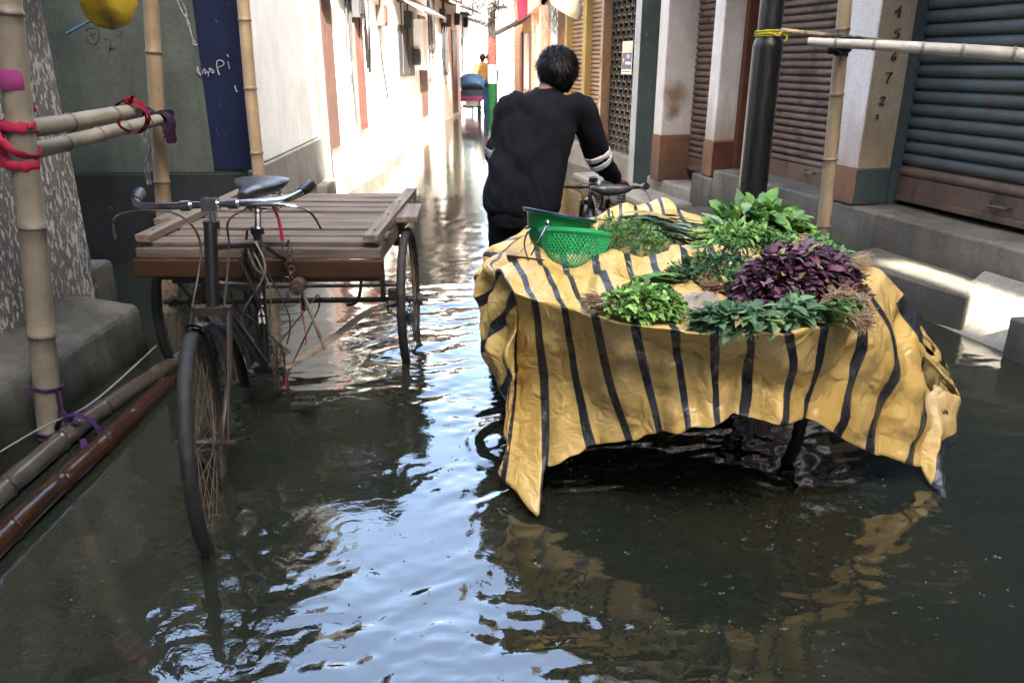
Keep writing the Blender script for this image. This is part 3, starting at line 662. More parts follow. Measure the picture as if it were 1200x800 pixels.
# ================================================================== CARGO TRICYCLES
M_black = rustmetal('black_enamel', (.008, .008, .009), (.06, .034, .02), .62, .36, 0, 14)
M_chrome = rustmetal('chrome', (.62, .62, .66), (.16, .11, .08), .68, .16, 1.0, 14)
M_steel = rustmetal('dull_steel', (.042, .036, .031), (.06, .032, .019), .48, .5, .25, 16)
M_tyre = plain('tyre_rubber', (.014, .0145, .015), .7, var=.5, scale=20, bmp=.5)
M_deck = woodmat('deck_plank', (.04, .03, .024), (.20, .165, .135), (1.6, 46, 46))
M_rail = woodmat('rail_wood', (.06, .047, .037), (.23, .19, .155), (46, 1.6, 46))
M_apron = woodmat('apron_board', (.045, .020, .008), (.016, .012, .010), (1.5, 24, 24), .5)
M_beam = woodmat('beam_wood', (.055, .045, .038), (.15, .125, .105), (2, 40, 40))
M_leath = rustmetal('saddle_leather', (.032, .034, .040), (.018, .016, .015), .55, .34, 0, 20)
M_redrib = clothmat('red_ribbon', (.30, .02, .05), .6)
M_strap = rustmetal('strap_iron', (.30, .26, .20), (.12, .075, .045), .52, .5, .2, 12)
M_white = M_whitest = None
M_lett = plain('letter_white', (.55, .55, .55), .5, bmp=0)
M_spoke = rustmetal('spoke_brassy', (.20, .15, .11), (.10, .06, .04), .55, .4, .3, 20)
RW = .355
def wheel(parent, c, rz=0, name='wheel', detail=True):
    """wheel whose axle runs along local x"""
    b = MB(); ax = (1, 0, 0)
    b.ring((0, 0, 0), ax, RW - .036, .0105, 56, 8, flat=1.0)
    b.ring((.009, 0, 0), ax, RW - .033, .0045, 56, 6); b.ring((-.009, 0, 0), ax, RW - .033, .0045, 56, 6)
    o = b.build(name, M_steel, parent); o.location = c; o.rotation_euler = (0, 0, rz)
    t = MB(); n = 120; vs = []; m = 12
    for i in range(n):
        a = 2 * PI * i / n
        for j in range(m):
            q = 2 * PI * j / m; rr = .0205 + ((.0028 if (i // 2) % 2 else .0) if j in (11, 0, 1) else (.0022 if (i // 2) % 2 == 0 and j in (10, 2) else 0))
            rad = RW - .0205 + rr * math.cos(q) * .98; x = rr * math.sin(q)
            vs.append((x, rad * math.cos(a), rad * math.sin(a)))
    fs = [(i * m + j, i * m + (j + 1) % m, ((i + 1) % n) * m + (j + 1) % m, ((i + 1) % n) * m + j) for i in range(n) for j in range(m)]
    t.add(vs, fs); t.build('tyre', M_tyre, o)
    s = MB(); rs = random.Random(3)
    for i in range(36):
        a = 2 * PI * i / 36; side = 1 if i % 2 else -1; off = (.55 if (i // 2) % 2 else -.55)
        h = Vector((side * .028, .02 * math.cos(a + off * 2.2), .02 * math.sin(a + off * 2.2)))
        e = Vector((0, (RW - .045) * math.cos(a), (RW - .045) * math.sin(a)))
        s.tube([h, e], .0013, 4)
    s.build('spokes', M_spoke, o)
    h = MB(); rot = Matrix.Rotation(PI / 2, 3, 'Y')
    h.lathe([(.004, -.062), (.009, -.06), (.009, -.05), (.006, -.048), (.006, -.036), (.026, -.034), (.026, -.029), (.014, -.026), (.012, 0), (.014, .026), (.026, .029), (.026, .034), (.006, .036), (.006, .048), (.009, .05), (.009, .06), (.004, .062)], (0, 0, 0), 14, rot=rot, cap=True)
    h.build('hub', M_steel, o)
    return o

def frame_bike(t, hy, steer=0, bar_roll=0, saddle=True, bar=True, x0=0, guard=True):
    """front half of a bicycle; local +y forward, z from the lane bed"""
    BB = V(x0, .83, .33); ST = V(x0, .74, .86); HT = V(x0, 1.23, .96); HB = V(x0, 1.315, .73)
    b = MB()
    b.tube([BB, ST], .0165, 10)
    b.tube([HT + V(0, .01, .03), HB], .021, 12)
    b.tube([ST + V(0, 0, -.05), HT + V(0, .01, -.045)], .0155, 10); b.tube([ST + V(0, .02, -.22), lerp(HT, HB, .7)], .0145, 10)
    b.tube([BB, HB + V(0, -.01, .05)], .0165, 10)
    b.tube([BB + V(-.045, 0, 0), BB + V(.045, 0, 0)], .024, 12)
    for p in (HT + V(0, .0, .02), HB, ST): b.tube([p + V(0, 0, -.012), p + V(0, 0, .012)], .026, 12)
    fr = b.build('frame', M_black, t)
    # fork, pivoting with the steering
    piv = V(x0, 1.30, .76)
    Rz = Matrix.Rotation(steer, 3, 'Z')
    def st(p): return piv + Rz @ (V(p) - piv)
    ax = V(x0, 1.52, RW)
    b = MB(); crown = V(x0, 1.325, .725)
    b.box(st(crown), (.12, .035, .028), Rz)
    for s in (-1, 1):
        b.tube(cat([st(crown + V(s * .052, 0, 0)), st(V(x0 + s * .054, 1.40, .53)), st(ax + V(s * .055, -.015, .05)), st(ax + V(s * .055, 0, -.005))], 9), [.012, .0115, .011, .0105, .010, .009, .0085, .008, .008], 8)
        b.tube([st(crown + V(s * .058, .02, .0)), st(ax + V(s * .075, .012, 0))], .0045, 6)
    b.tube([st(ax + V(-.095, 0, 0)), st(ax + V(.095, 0, 0))], .008, 8)
    b.build('fork', M_steel, t)
    w_ = wheel(t, st(ax), steer + (R(14.5) if bar_roll else 0), 'front_wheel')
    if guard:
        b = MB(); pts = [ax + V(0, (RW + .022) * math.cos(a), (RW + .022) * math.sin(a)) for a in [R(96 + i * 6.7) for i in range(13)]]
        ring = []
        for p in pts:
            n_ = (p - ax).normalized(); row = []
            for j in range(7):
                q = R(-75 + j * 25); row.append(st(p + V(1, 0, 0) * (.033 * math.sin(q)) + n_ * (.022 * math.cos(q) - .02)))
            ring.append(row)
        vs = [p for r_ in ring for p in r_]; fs = [(i * 7 + j, i * 7 + j + 1, (i + 1) * 7 + j + 1, (i + 1) * 7 + j) for i in range(len(ring) - 1) for j in range(6)]
        b.add(vs, fs); g = b.build('front_mudguard', M_black, t); md = g.modifiers.new('s', 'SOLIDIFY'); md.thickness = .002
    if bar:
        hb = V(x0, 1.20, 1.045); Ry = Matrix.Rotation(bar_roll, 3, 'Y')
        def hp(p): return piv + Rz @ (hb + Ry @ V(p) - piv)
        b = MB()
        b.tube(cat([hp(p) for p in ((-.282, -.10, .022), (-.268, -.045, .012), (-.23, 0, .002), (-.15, .02, 0), (0, .025, 0), (.15, .02, 0), (.23, 0, .002), (.268, -.045, .012), (.282, -.10, .022))], 41), .0115, 10)
        b.tube([hp((0, .02, -.10)), hp((0, .02, .02))], .0135, 10); b.box(hp((0, .024, 0)), (.05, .036, .04), Rz)
        for s in (-1, 1): b.tube([hp((s * .09, .032, .0)), hp((s * .06, .032, .0))], .017, 10)
        h = b.build('handlebar', M_chrome, t)
        for s in (-1, 1):
            g = MB(); g.tube([hp((s * .270, -.052, .014)), hp((s * .277, -.075, .018)), hp((s * .283, -.105, .023)), hp((s * .286, -.125, .026))], [.0135, .017, .019, .020], 10); g.build('grip', M_black, h)
            l = MB(); l.tube(cat([hp((s * .12, .045, -.012)), hp((s * .2, .05, -.006)), hp((s * .27, .055, -.012)), hp((s * .315, .03, -.04)), hp((s * .335, .0, -.10))], 16), .0058, 6, flat=.7); l.build('brake_lever', M_chrome, h)
            r_ = MB(); r_.tube(cat([hp((s * .12, .045, -.015)), hp((s * .06, .06, -.05)), hp((s * .045, .05, -.14)), st(crown + V(s * .05, .03, .02))], 12), .0035, 6); r_.build('brake_rod', M_steel, h)
    if saddle:
        sc = V(x0, .70, 1.0)
        b = MB(); rings = []
        for (y, hw, z, dr) in ((.17, .018, .012, .02), (.145, .027, .018, .03), (.08, .034, .02, .04), (.02, .048, .02, .045), (-.03, .078, .022, .05), (-.075, .105, .03, .05), (-.11, .108, .034, .045), (-.135, .085, .03, .03), (-.142, .05, .024, .015)):
            rings.append([sc + V(hw * math.cos(a), y, z + (.014 * math.sin(a) if math.sin(a) > 0 else dr * math.sin(a) * .9)) for a in [2 * PI * i / 16 for i in range(16)]])
        b.loft(rings); so_ = b.build('saddle', M_leath, t)
        c = MB()
        for s in (-1, 1):
            pts = [sc + V(s * .055 + .019 * math.cos(q), -.085 + .019 * math.sin(q), -.075 + .012 * q / (2 * PI) * 1.15) for q in [i * 2 * PI / 10 for i in range(55)]]
            c.tube(pts, .0038, 5)
            c.tube([sc + V(s * .055, -.09, -.075), sc + V(s * .02, .02, -.07), sc + V(s * .012, .14, -.005)], .004, 6)
        c.tube([sc + V(-.06, -.085, -.08), sc + V(.06, -.085, -.08)], .005, 6); c.tube([ST + V(0, 0, -.02), sc + V(0, -.005, -.05)], .0125, 8)
        c.build('saddle_spring', M_chrome if bar else M_steel, so_)
    return BB, fr

def crankset(t, BB, ang):
    b = MB(); cx = BB + V(-.05, 0, 0)
    b.ring(cx, (1, 0, 0), .088, .0045, 40, 6); 
    for i in range(44):
        a = 2 * PI * i / 44; b.box(cx + V(0, .094 * math.cos(a), .094 * math.sin(a)), (.004, .006, .008), Matrix.Rotation(a, 3, 'X'))
    for i in range(5):
        a = 2 * PI * i / 5; b.bar(cx + V(0, .02 * math.cos(a), .02 * math.sin(a)), cx + V(0, .088 * math.cos(a), .088 * math.sin(a)), .012, .004, (1, 0, 0))
    for s in (-1, 1):
        d = V(0, math.sin(ang) * s, -math.cos(ang) * s)
        b.tube([BB + V(s * .065, 0, 0), BB + V(s * .075, 0, 0) + d * .17], [.011, .008], 8)
    b.tube([BB + V(-.07, 0, 0), BB + V(.07, 0, 0)], .009, 8)
    o = b.build('crank', M_steel, t)
    for s in (-1, 1):
        d = V(0, math.sin(ang) * s, -math.cos(ang) * s); p = BB + V(s * .125, 0, 0) + d * .17
        q = MB(); q.box(p + V(0, .032, 0), (.085, .02, .024)); q.box(p + V(0, -.032, 0), (.085, .02, .024)); q.tube([p + V(-.05, 0, 0), p + V(.06, 0, 0)], .007, 8)
        for k in (-.03, 0, .03): q.box(p + V(k, 0, 0), (.006, .06, .018))
        q.build('pedal', M_tyre, o, smooth=False, bevel=.003)
    c = MB(); r2 = .035
    up = [cx + V(0, .09 * math.cos(a), .09 * math.sin(a)) for a in [R(-80 + i * 16) for i in range(11)]]
    c.tube(up + [V(cx.x, .02, RW + r2), V(cx.x, -r2, RW), V(cx.x, .02, RW - r2)] + [cx + V(0, .02, -.09)], .0042, 5, closed=True, flat=.6)
    c.build('chain', M_steel, t)

def tricycle(name, label, loc, rz, bed_yaw=0, steer=0, bar_roll=0, saddle=True, bar=True, wheel_x=.555, bed=(-.52, .50, -.76, .55), crank=0, extra=True, bike_x=0):
    t = thing(name, label, 'cargo tricycle', loc, rz)
    BB, fr = frame_bike(t, 0, steer, bar_roll, saddle, bar, bike_x)
    for s in (-1, 1): wheel(t, (s * wheel_x, 0, RW), R(1.2) * s, 'rear_wheel')
    b = MB(); b.tube([(-wheel_x - .06, 0, RW), (wheel_x + .06, 0, RW)], .014, 10)
    for s in (-1, 1): b.box((s * (wheel_x - .075), 0, RW + .01), (.05, .07, .08)); b.lathe([(.03, 0), (.03, .02), (.012, .022), (.012, .05)], (s * (wheel_x + .045), 0, RW), 12, rot=Matrix.Rotation(PI / 2 * s, 3, 'Y'), cap=True)
    b.build('rear_axle', M_steel, t)
    # bed of planks on beams, with rails
    x0, x1, y0, y1 = bed; RZ = Matrix.Rotation(bed_yaw, 3, 'Z'); c0 = V((x0 + x1) / 2, (y0 + y1) / 2, 0)
    def bp(p): p = V(p); return c0 + RZ @ (p - c0)
    zt = .765; rs = random.Random(5)
    b = MB(); n = 9; wd = (y1 - y0) / n
    for i in range(n):
        y = y0 + (i + .5) * wd; jit = rs.uniform(-.006, .006)
        b.box(bp(((x0 + x1) / 2 + rs.uniform(-.008, .008), y + jit, zt - .011 + rs.uniform(-.004, .004))), (x1 - x0, wd * rs.uniform(.66, .8), .022), RZ @ Matrix.Rotation(rs.uniform(-.012, .012), 3, 'Z') @ Matrix.Rotation(rs.uniform(-.01, .01), 3, 'Y'))
    bd = b.build('deck', M_deck, t, smooth=False, bevel=.003)
    for s, xe in ((-1, x0), (1, x1)):
        b = MB(); b.box(bp((xe - s * .035, (y0 + y1) / 2, zt + .017)), (.062, y1 - y0, .032), RZ)
        for k in range(4): b.lathe([(.008, 0), (.008, .004), (.003, .006)], bp((xe - s * .035, y0 + .1 + k * (y1 - y0 - .2) / 3, zt + .033)), 8, cap=True)
        b.build('side_rail', M_rail, bd, smooth=False, bevel=.005)
    b = MB()
    b.box(bp(((x0 + x1) / 2, y1 - .02, zt - .045)), (x1 - x0 + .01, .045, .045), RZ); b.box(bp(((x0 + x1) / 2, y0 + .02, zt - .045)), (x1 - x0, .045, .045), RZ)
    for s, xe in ((-1, x0), (1, x1)): b.box(bp((xe - s * .03, (y0 + y1) / 2, zt - .06)), (.05, y1 - y0, .07), RZ)
    b.box(bp(((x0 + x1) / 2, -.1, zt - .06)), (x1 - x0, .06, .07), RZ)
    b.build('bed_beam', M_beam, bd, smooth=False, bevel=.006)
    b = MB(); b.box(bp(((x0 + x1) / 2, y1 + .012, zt - .105)), (x1 - x0 + .03, .028, .075), RZ); b.build('front_board', M_apron, bd, smooth=False, bevel=.006)
    # chassis under the bed: long members, hangers to the axle, curved straps from the crank housing to the axle ends
    b = MB()
    for z, y in ((.60, .42), (.55, .3)): b.bar((-.47, y, z), (.47, y, z), .03, .03)
    for s in (-1, 1):
        b.bar((s * .43, y0 + .1, .63), (s * .43, y1 - .05, .63), .035, .035); b.bar((s * .43, .02, RW + .02), (s * .43, .02, .63), .06, .02, (1, 0, 0))
        b.tube(cat([(s * .40, .45, .60), (s * .36, .36, .46), (s * .30, .30, .42)], 8), .008, 6)
    b.bar((-.5, -.03, .42), (.5, -.03, .42), .03, .012)
    b.build('chassis', M_steel, t, bevel=.003)
    b = MB()
    for s in (-1, 1):
        pts = cat([BB + V(s * .03, -.02, -.03), V(s * .10, .62, .26), V(s * .22, .40, .28), V(s * .36, .18, .34), V(s * (wheel_x - .06), .02, RW)], 16)
        for i in range(15): b.bar(pts[i], pts[i + 1] + (pts[i + 1] - pts[i]) * .1, .045, .007)
    b.build('carrier_strap', M_strap, t, bevel=.002)
    for s in (-1, 1):
        # flat plank over each wheel
        b = MB(); b.box((s * (wheel_x + .01), -.12, zt + .0), (.10, .36, .03)); b.bar((s * (wheel_x - .06), -.12, .60), (s * (wheel_x - .06), -.12, zt - .015), .03, .03, (1, 0, 0)); b.build('wheel_plank', M_rail, t, smooth=False, bevel=.005)
    # stays from seat tube down to the axle
    b = MB()
    for s in (-1, 1): b.tube([V(bike_x, .74, .80) + V(s * .02, 0, 0), V(s * .14, .45, .63)], .009, 8); b.tube([V(s * .14, .45, .62), V(s * .10, .30, .40)], .008, 8)
    b.build('stay', M_steel, t)
    crankset(t, BB, crank)
    return t, BB, fr

LT = V(-.915, 3.70, -.12)
trike, BB, fr = tricycle('cargo_tricycle', 'parked wooden cargo tricycle with an empty slatted deck, facing the camera', LT, PI, bed_yaw=R(-3), steer=R(-2), bar_roll=R(2.5), crank=R(172), bed=(-.53, .485, -.74, .53), bike_x=-.058)
# cords, cables and rags crowding the seat tube; a red ribbon to the strap
def tl(p): return V(p)
rs = random.Random(9); S0 = V(-.058, .75, .80)
for k in range(9):
    p0 = S0 + V(rs.uniform(-.05, .05), rs.uniform(.02, .25), rs.uniform(-.02, .08)); p2 = S0 + V(rs.uniform(-.10, .05), rs.uniform(-.03, .10), rs.uniform(-.42, -.12))
    b = MB(); b.tube(cat([p0, lerp(p0, p2, .3) + V(rs.uniform(-.08, .06), .04, rs.uniform(-.05, .03)), lerp(p0, p2, .7) + V(rs.uniform(-.07, .05), .04, 0), p2], 16), rs.choice((.003, .004, .0055)), 5); b.build('loose_cord', [M_black, M_steel, M_strap][k % 3], trike)
b = MB(); b.tube(cat([S0 + V(.03, .06, .02), S0 + V(.05, .07, -.1), S0 + V(.045, .06, -.24), S0 + V(.05, .05, -.30)], 12), [.012, .017, .02, .02, .018, .02, .017, .015, .016, .014, .012, .01], 8, flat=.35); b.build('green_rag', clothmat('rag_green', (.02, .035, .028)), trike)
for pts in ([(-.13, .52, .66), (-.135, .50, .5), (-.14, .47, .33), (-.13, .46, .29)], [(-.10, .70, .97), (-.12, .66, .90), (-.13, .66, .80)], [(-.125, .83, .34), (-.13, .83, .28), (-.128, .84, .24)]):
    b = MB(); b.tube(cat([V(p) for p in pts], 10), [.008, .007, .008, .006, .008, .007, .009, .008, .011, .010], 8, flat=.3); b.build('red_ribbon', M_redrib, trike)
for k in range(11):
    b = MB(); b.ring(V(-.135 + .012 * math.sin(k * 2), .60 + .004 * k, .78 - k * .021), (math.cos(k * 1.57), math.sin(k * 1.57), .2), .013, .0032, 10, 5); b.build('chain_link', M_steel, trike)
b = MB(); b.tube([V(-.16, .58, .60), V(-.16, .64, .60)], .032, 14); b.tube([V(-.16, .57, .60), V(-.16, .65, .60)], .012, 8); b.build('stand_pulley', M_steel, trike)
b = MB(); b.bar(V(-.165, .60, .60), V(-.235, .55, .30), .016, .010); b.build('kick_stand', M_strap, trike)
# lettering down the seat tube
for i, ch in enumerate('ELAM'):
    o = text_mesh(ch, .036, 'lettering', M_lett, fr, .0008, .0012)
    p = lerp(V(-.058, .74, .86), V(-.058, .83, .33), .46 + i * .062); o.location = p + V(0, .0168, .003); o.rotation_euler = (R(82), 0, PI)

cart, BB2, fr2 = tricycle('cargo_tricycle', 'loaded cargo tricycle under the yellow tarp, pushed away down the lane', V(.655, 2.68, -.16), R(0), steer=R(-6), bed=(-.36, .54, -.36, 1.05), wheel_x=.43, crank=R(60))
for o in [o for o in COL.objects if o.parent == cart]:
    # the bicycle half of this longer cart sits further ahead and lower
    n_ = o.name.split('.')[0]
    if n_ in ('frame', 'saddle', 'crank'): o.location = o.location + V(0, .55, -.11)
    if n_ == 'handlebar': o.location = o.location + V(0, .50, -.205)
    if n_ in ('fork', 'front_wheel', 'front_mudguard'): o.location = o.location + V(0, .55, 0)
    if n_ in ('chain', 'carrier_strap', 'stay'): bpy.data.objects.remove(o, do_unlink=True)
b = MB()
for s in (-1, 1): b.bar((s * .3, .9, .58), (s * .03, 1.38, .24), .045, .012)
b.build('carrier_strap', M_strap, cart)
for o in COL.objects:
    if o.parent is not None and (o.parent == cart or o.parent.parent == cart) and o.name.split('.')[0] in ('handlebar', 'brake_lever', 'saddle_spring'):
        o.data.materials[0] = M_steel

# padlocked chain looped on the parked cart's axle
lk = thing('padlock_chain', 'rusty chain with a round silver padlock looped round the right wheel of the parked tricycle', 'padlock', V(-.40, 3.62, .25))
b = MB()
for i in range(18):
    a = 2 * PI * i / 18; p = V(.055 * math.cos(a), -.06, .055 * math.sin(a)); b.ring(p, (math.cos(a), .8 * (i % 2), math.sin(a)), .011, .003, 10, 5)
b.build('chain', M_black, lk)
b = MB(); b.lathe([(.001, -.012), (.03, -.012), (.034, -.006), (.034, .006), (.03, .012), (.001, .012)], (.045, -.09, -.055), 18, rot=Matrix.Rotation(PI / 2, 3, 'X')); b.build('padlock_body', M_chrome, lk)
# ================================================================== BAMBOO AND POSTS
BAM_A = bamboomat('bamboo_dry', (.15, .133, .105), (.25, .222, .17), (.06, .05, .038))
BAM_B = bamboomat('bamboo_tan', (.17, .128, .08), (.28, .215, .135), (.065, .046, .03))
BAM_C = bamboomat('bamboo_wet', (.042, .017, .008), (.018, .009, .006), (.015, .009, .006), .14)
BAM_D = bamboomat('bamboo_dark_wet', (.045, .038, .033), (.085, .072, .06), (.02, .018, .015), .15)
BAM_E = bamboomat('bamboo_pale', (.24, .225, .20), (.38, .365, .325), (.10, .09, .075))
def bamboo(name, label, pts, r0, r1, mat, step=.3, seed=0, bend=.004, group=None, hollow=True):
    rs = random.Random(seed); P = [V(p) for p in pts]; L = sum((P[i + 1] - P[i]).length for i in range(len(P) - 1))
    knots = []; d = rs.uniform(.1, step)
    while d < L - .03: knots.append(d); d += step * rs.uniform(.8, 1.2)
    ds = sorted(set([0, L] + [k + e for k in knots for e in (-.012, -.005, 0, .005, .012)] + list(np.arange(.06, L, .08))))
    def along(d):
        for i in range(len(P) - 1):
            l = (P[i + 1] - P[i]).length
            if d <= l + 1e-6 or i == len(P) - 2: return lerp(P[i], P[i + 1], d / l)
            d -= l
    pl, rad, kn = [], [], []
    off = V(0, 0, 0)
    for d in ds:
        t = d / L; k = min([abs(d - q) for q in knots] or [1]); seg = sum(1 for q in knots if q < d)
        o = V(noise.noise(V(seed, d * 1.3, 0)), noise.noise(V(seed + 9, d * 1.3, 3)), noise.noise(V(seed + 4, d * 1.3, 7))) * bend * 2.5
        pl.append(along(d) + o); rad.append(lerp(r0, r1, t) * (1.0 + (.13 if k < .002 else .07 if k < .006 else -.03 if k < .013 else 0))); kn.append(1 if k < .006 else .0)
    b = MB(); b.tube(pl, rad, 16)
    o = b.build(name, mat, None, auto=60)
    a = o.data.attributes.new('knot', 'FLOAT', 'POINT'); 
    vals = [0.0] * len(o.data.vertices)
    for i in range(len(pl)):
        for j in range(16): vals[i * 16 + j] = kn[i] * .75
    a.data.foreach_set('value', vals)
    return tag(o, label, 'bamboo pole', group)
lp0, lp1 = at(66, 520, z=-.1), at(4, 0, Y=2.72)
_f = at(61, 512, z=0); lp1 = at(5, 0, Y=2.68); lpx = _f + (_f - lp1) * (.12 / lp1.z); lpt = lerp(lpx, lp1, 1.35)
bamboo('bamboo_pole', 'thick grey bamboo post by the left wall, wrapped with pink tape and rose ribbons', [lpx, lerp(lpx, lpt, .5) + V(.012, 0, 0), lpt], .046, .040, BAM_A, .36, 1)
p2a, p2b = at(193, 260, Y=4.3), at(176, 0, Y=4.3); d2 = (p2b - p2a); 
bamboo('bamboo_pole', 'tan bamboo post with a purple cloth knot, standing in front of the green recess', [p2a - d2 * ((p2a.z + .12) / d2.z), p2b + d2 * .7], .042, .036, BAM_B, .40, 2)
p3a, p3b = at(304, 212, Y=5.15), at(284, 0, Y=5.15); d3 = p3b - p3a
bamboo('bamboo_pole', 'brown bamboo post against the corner of the whitewashed wall', [p3a - d3 * ((p3a.z + .12) / d3.z), p3b + d3 * .7], .040, .036, BAM_B, .38, 3)
p4a, p4b = at(963, 290, Y=4.55), at(991, 0, Y=4.55); d4 = p4b - p4a
bamboo('bamboo_pole', 'slim bamboo post right of the black iron column', [p4a - d4 * ((p4a.z + .12) / d4.z), p4b + d4 * .7], .040, .036, BAM_B, .42, 4)
# horizontal rails
ha, hb = at(0, 158, Y=2.86), at(176, 128, Y=4.17)
h1a, h1b = at(-30, 160, Y=2.80), at(160, 130, Y=3.65)
bamboo('bamboo_rail', 'upper of the two bamboo rails tied with a red cloth on the left', [h1a, h1b], .036, .032, BAM_A, .24, 5)
h2a, h2b = at(-30, 193, Y=2.84), at(186, 141, Y=4.16)
bamboo('bamboo_rail', 'lower of the two bamboo rails, reaching the tan post on the left', [h2a, h2b], .036, .028, BAM_A, .26, 6)
r1a, r1b = at(947, 49, Y=4.40), at(1240, 67, Y=3.8)
bamboo('bamboo_rail', 'pale bamboo rail tied across the right shutters, with a slanting cut end', [r1a, lerp(r1a, r1b, .3) + V(0, 0, .006), r1b], .022, .036, BAM_E, .22, 7)
r2a, r2b = at(916, 36, Y=4.62), at(1060, 52, Y=4.78)
bamboo('bamboo_stick', 'thin brown bamboo stick running from the black column behind the slim post', [r2a, r2b], .014, .018, BAM_B, .3, 8, .002)
# logs lying in the water
g1 = [at(-60, 640, z=.02), at(-10, 592, z=.025), at(95, 495, z=.03), at(215, 412, z=.02)]
bamboo('bamboo_log', 'dark wet bamboo pole floating against the left plinth', [at(-45, 618, z=.03), at(100, 492, z=.035), at(225, 408, z=.015)], .040, .034, BAM_D, .35, 9)
bamboo('bamboo_log', 'glossy reddish brown bamboo pole floating beside the darker one on the left', [at(-40, 672, z=.03), at(100, 540, z=.03), at(196, 448, z=.022)], .038, .033, BAM_C, .28, 10)
# black iron column
bc0, bc1 = at(881, 250, Y=4.85), at(896, 0, Y=4.85); bx = bc0.x - .012
M_bcol = rustmetal('black_column_paint', (.006, .006, .0075), (.03, .028, .028), .66, .36, 0, 9)
colm = thing('iron_column', 'thick black painted iron column with yellow rope, in front of the brown shutter', 'column', (bx, 4.85, -.12))
b = MB(); zr = at(905, 40, Y=4.85).z + .12
b.lathe([(.088, 0), (.088, zr - .075), (.085, zr - .05), (.072, zr - .02), (.070, zr), (.070, 4.2)], (0, 0, 0), 28, cap=True); b.build('shaft', M_bcol, colm)
b = MB(); b.lathe([(.15, .0), (.15, .02), (.09, .03)], (0, 0, .02), 20, cap=True); b.build('base_flange', M_bcol, colm)

# ------------------------------------------------------------------ ties, ribbons and rags
def cloth_tie(name, label, mat, wraps, tails=(), knot=None, cat_='cloth tie', group=None):
    """wraps: (centre, axis, radius, width, turns); tails: point lists with widths; knot: (centre, size)"""
    b = MB(); rs = random.Random(len(label))
    for (c, ax, rad, wd, turns) in wraps:
        c, ax = V(c), V(ax).normalized(); a = ax.orthogonal().normalized(); q = ax.cross(a); n = 26
        for k in range(turns):
            off = (k - (turns - 1) / 2) * wd * .7; tl = rs.uniform(-.3, .3); rr = rad + .003 + .004 * (k % 2)
            pts = [c + ax * (off + tl * wd * math.cos(2 * PI * i / n)) + (a * math.cos(2 * PI * i / n) + q * math.sin(2 * PI * i / n)) * (rr + .002 * math.sin(5 * i)) for i in range(n)]
            b.tube(pts, [wd * .5 * (1 + .2 * math.sin(i * 1.7 + k)) for i in range(n)], 8, closed=True, flat=.8 if cat_ == 'rope' else .22, up0=a)
    for (pts, w0, w1) in tails:
        pp = cat(pts, 12); b.tube(pp, [lerp(w0, w1, i / 11) * (1 + .18 * math.sin(i * 2.1)) for i in range(12)], 8, flat=.8 if cat_ == 'rope' else .25)
    if knot:
        c, s_ = knot; b.sph(c, (s_, s_ * .8, s_ * .8), 10, 7); b.sph(V(c) + V(s_ * .5, -s_ * .3, s_ * .3), (s_ * .7, s_ * .5, s_ * .6), 8, 6)
    # weld and roughen the folds
    o = b.build(name, mat, None)
    for v_ in o.data.vertices:
        n_ = noise.noise_vector(v_.co * 75); v_.co += n_ * .0036
    return tag(o, label, cat_, group)
PINK = clothmat('pink_tape', (.30, .05, .20), .5); ROSE = clothmat('rose_ribbon', (.32, .022, .06), .7); CRIM = clothmat('crimson_cloth', (.15, .004, .014), .9)
PURP = clothmat('purple_rope', (.036, .016, .07), .8); DPUR = clothmat('dark_purple_cloth', (.022, .009, .026), .9); YROPE = clothmat('yellow_rope', (.22, .20, .02), .8, 150, bstr=.6)
BLKC = clothmat('black_cloth', (.006, .006, .009), .9); BLUR = clothmat('blue_rope', (.04, .10, .13), .8); WRAG = clothmat('white_rag', (.20, .20, .21), .9)
def onpole(a, b_, z): return lerp(a, b_, (z - a.z) / (b_.z - a.z))
axl = (lpt - lpx).normalized()
zA = at(10, 92, Y=2.75).z; b = MB(); c = onpole(lpx, lpt, zA)
rs_ = 40; prof = [(.046, -.032), (.0475, -.030), (.0478, 0), (.0472, .028), (.046, .031)]
b.lathe(prof, c, 28, rot=axl.to_track_quat('Z', 'Y').to_matrix()); o = b.build('pink_tape', PINK); tag(o, 'magenta pink tape band round the top of the grey left bamboo post', 'tape')
za, zb = at(22, 145, Y=2.78).z, at(28, 188, Y=2.78).z; ca, cb_ = onpole(lpx, lpt, za), onpole(lpx, lpt, zb)
cloth_tie('rose_ribbon', 'rose pink ribbon lashing both rails to the grey left bamboo post', ROSE, [(ca, axl, .046, .034, 1), (cb_, axl, .046, .034, 1), (lerp(ca, cb_, .5), axl + V(.75, -.1, 0), .058, .026, 1)],
    [([ca + V(.046, -.02, 0), at(33, 133, Y=2.76), at(38, 124, Y=2.75), at(33, 126, Y=2.75)], .008, .022), ([ca + V(.046, -.02, 0), at(40, 152, Y=2.75), at(38, 160, Y=2.75)], .007, .012), ([ca + V(-.05, -.03, 0), at(2, 172, Y=2.72), at(5, 196, Y=2.72)], .012, .016), ([ca + V(-.05, -.03, 0), at(-3, 160, Y=2.72), at(1, 196, Y=2.72)], .010, .014)], (ca + V(.046, -.02, 0), .012))
cR = at(154, 136, Y=3.62); axr = (h2b - h2a).normalized()
cloth_tie('red_cloth_knot', 'crimson cloth wound and knotted round both rails on the left', CRIM, [(cR, axr, .068, .024, 2)], [([cR + V(0, -.03, .07), at(153, 116, Y=3.58), at(156, 112, Y=3.58)], .008, .012), ([cR + V(.01, -.03, .06), at(163, 124, Y=3.58), at(172, 132, Y=3.58)], .008, .014)], (cR + V(.01, -.03, .065), .02))
cP = at(190, 136, Y=4.24)
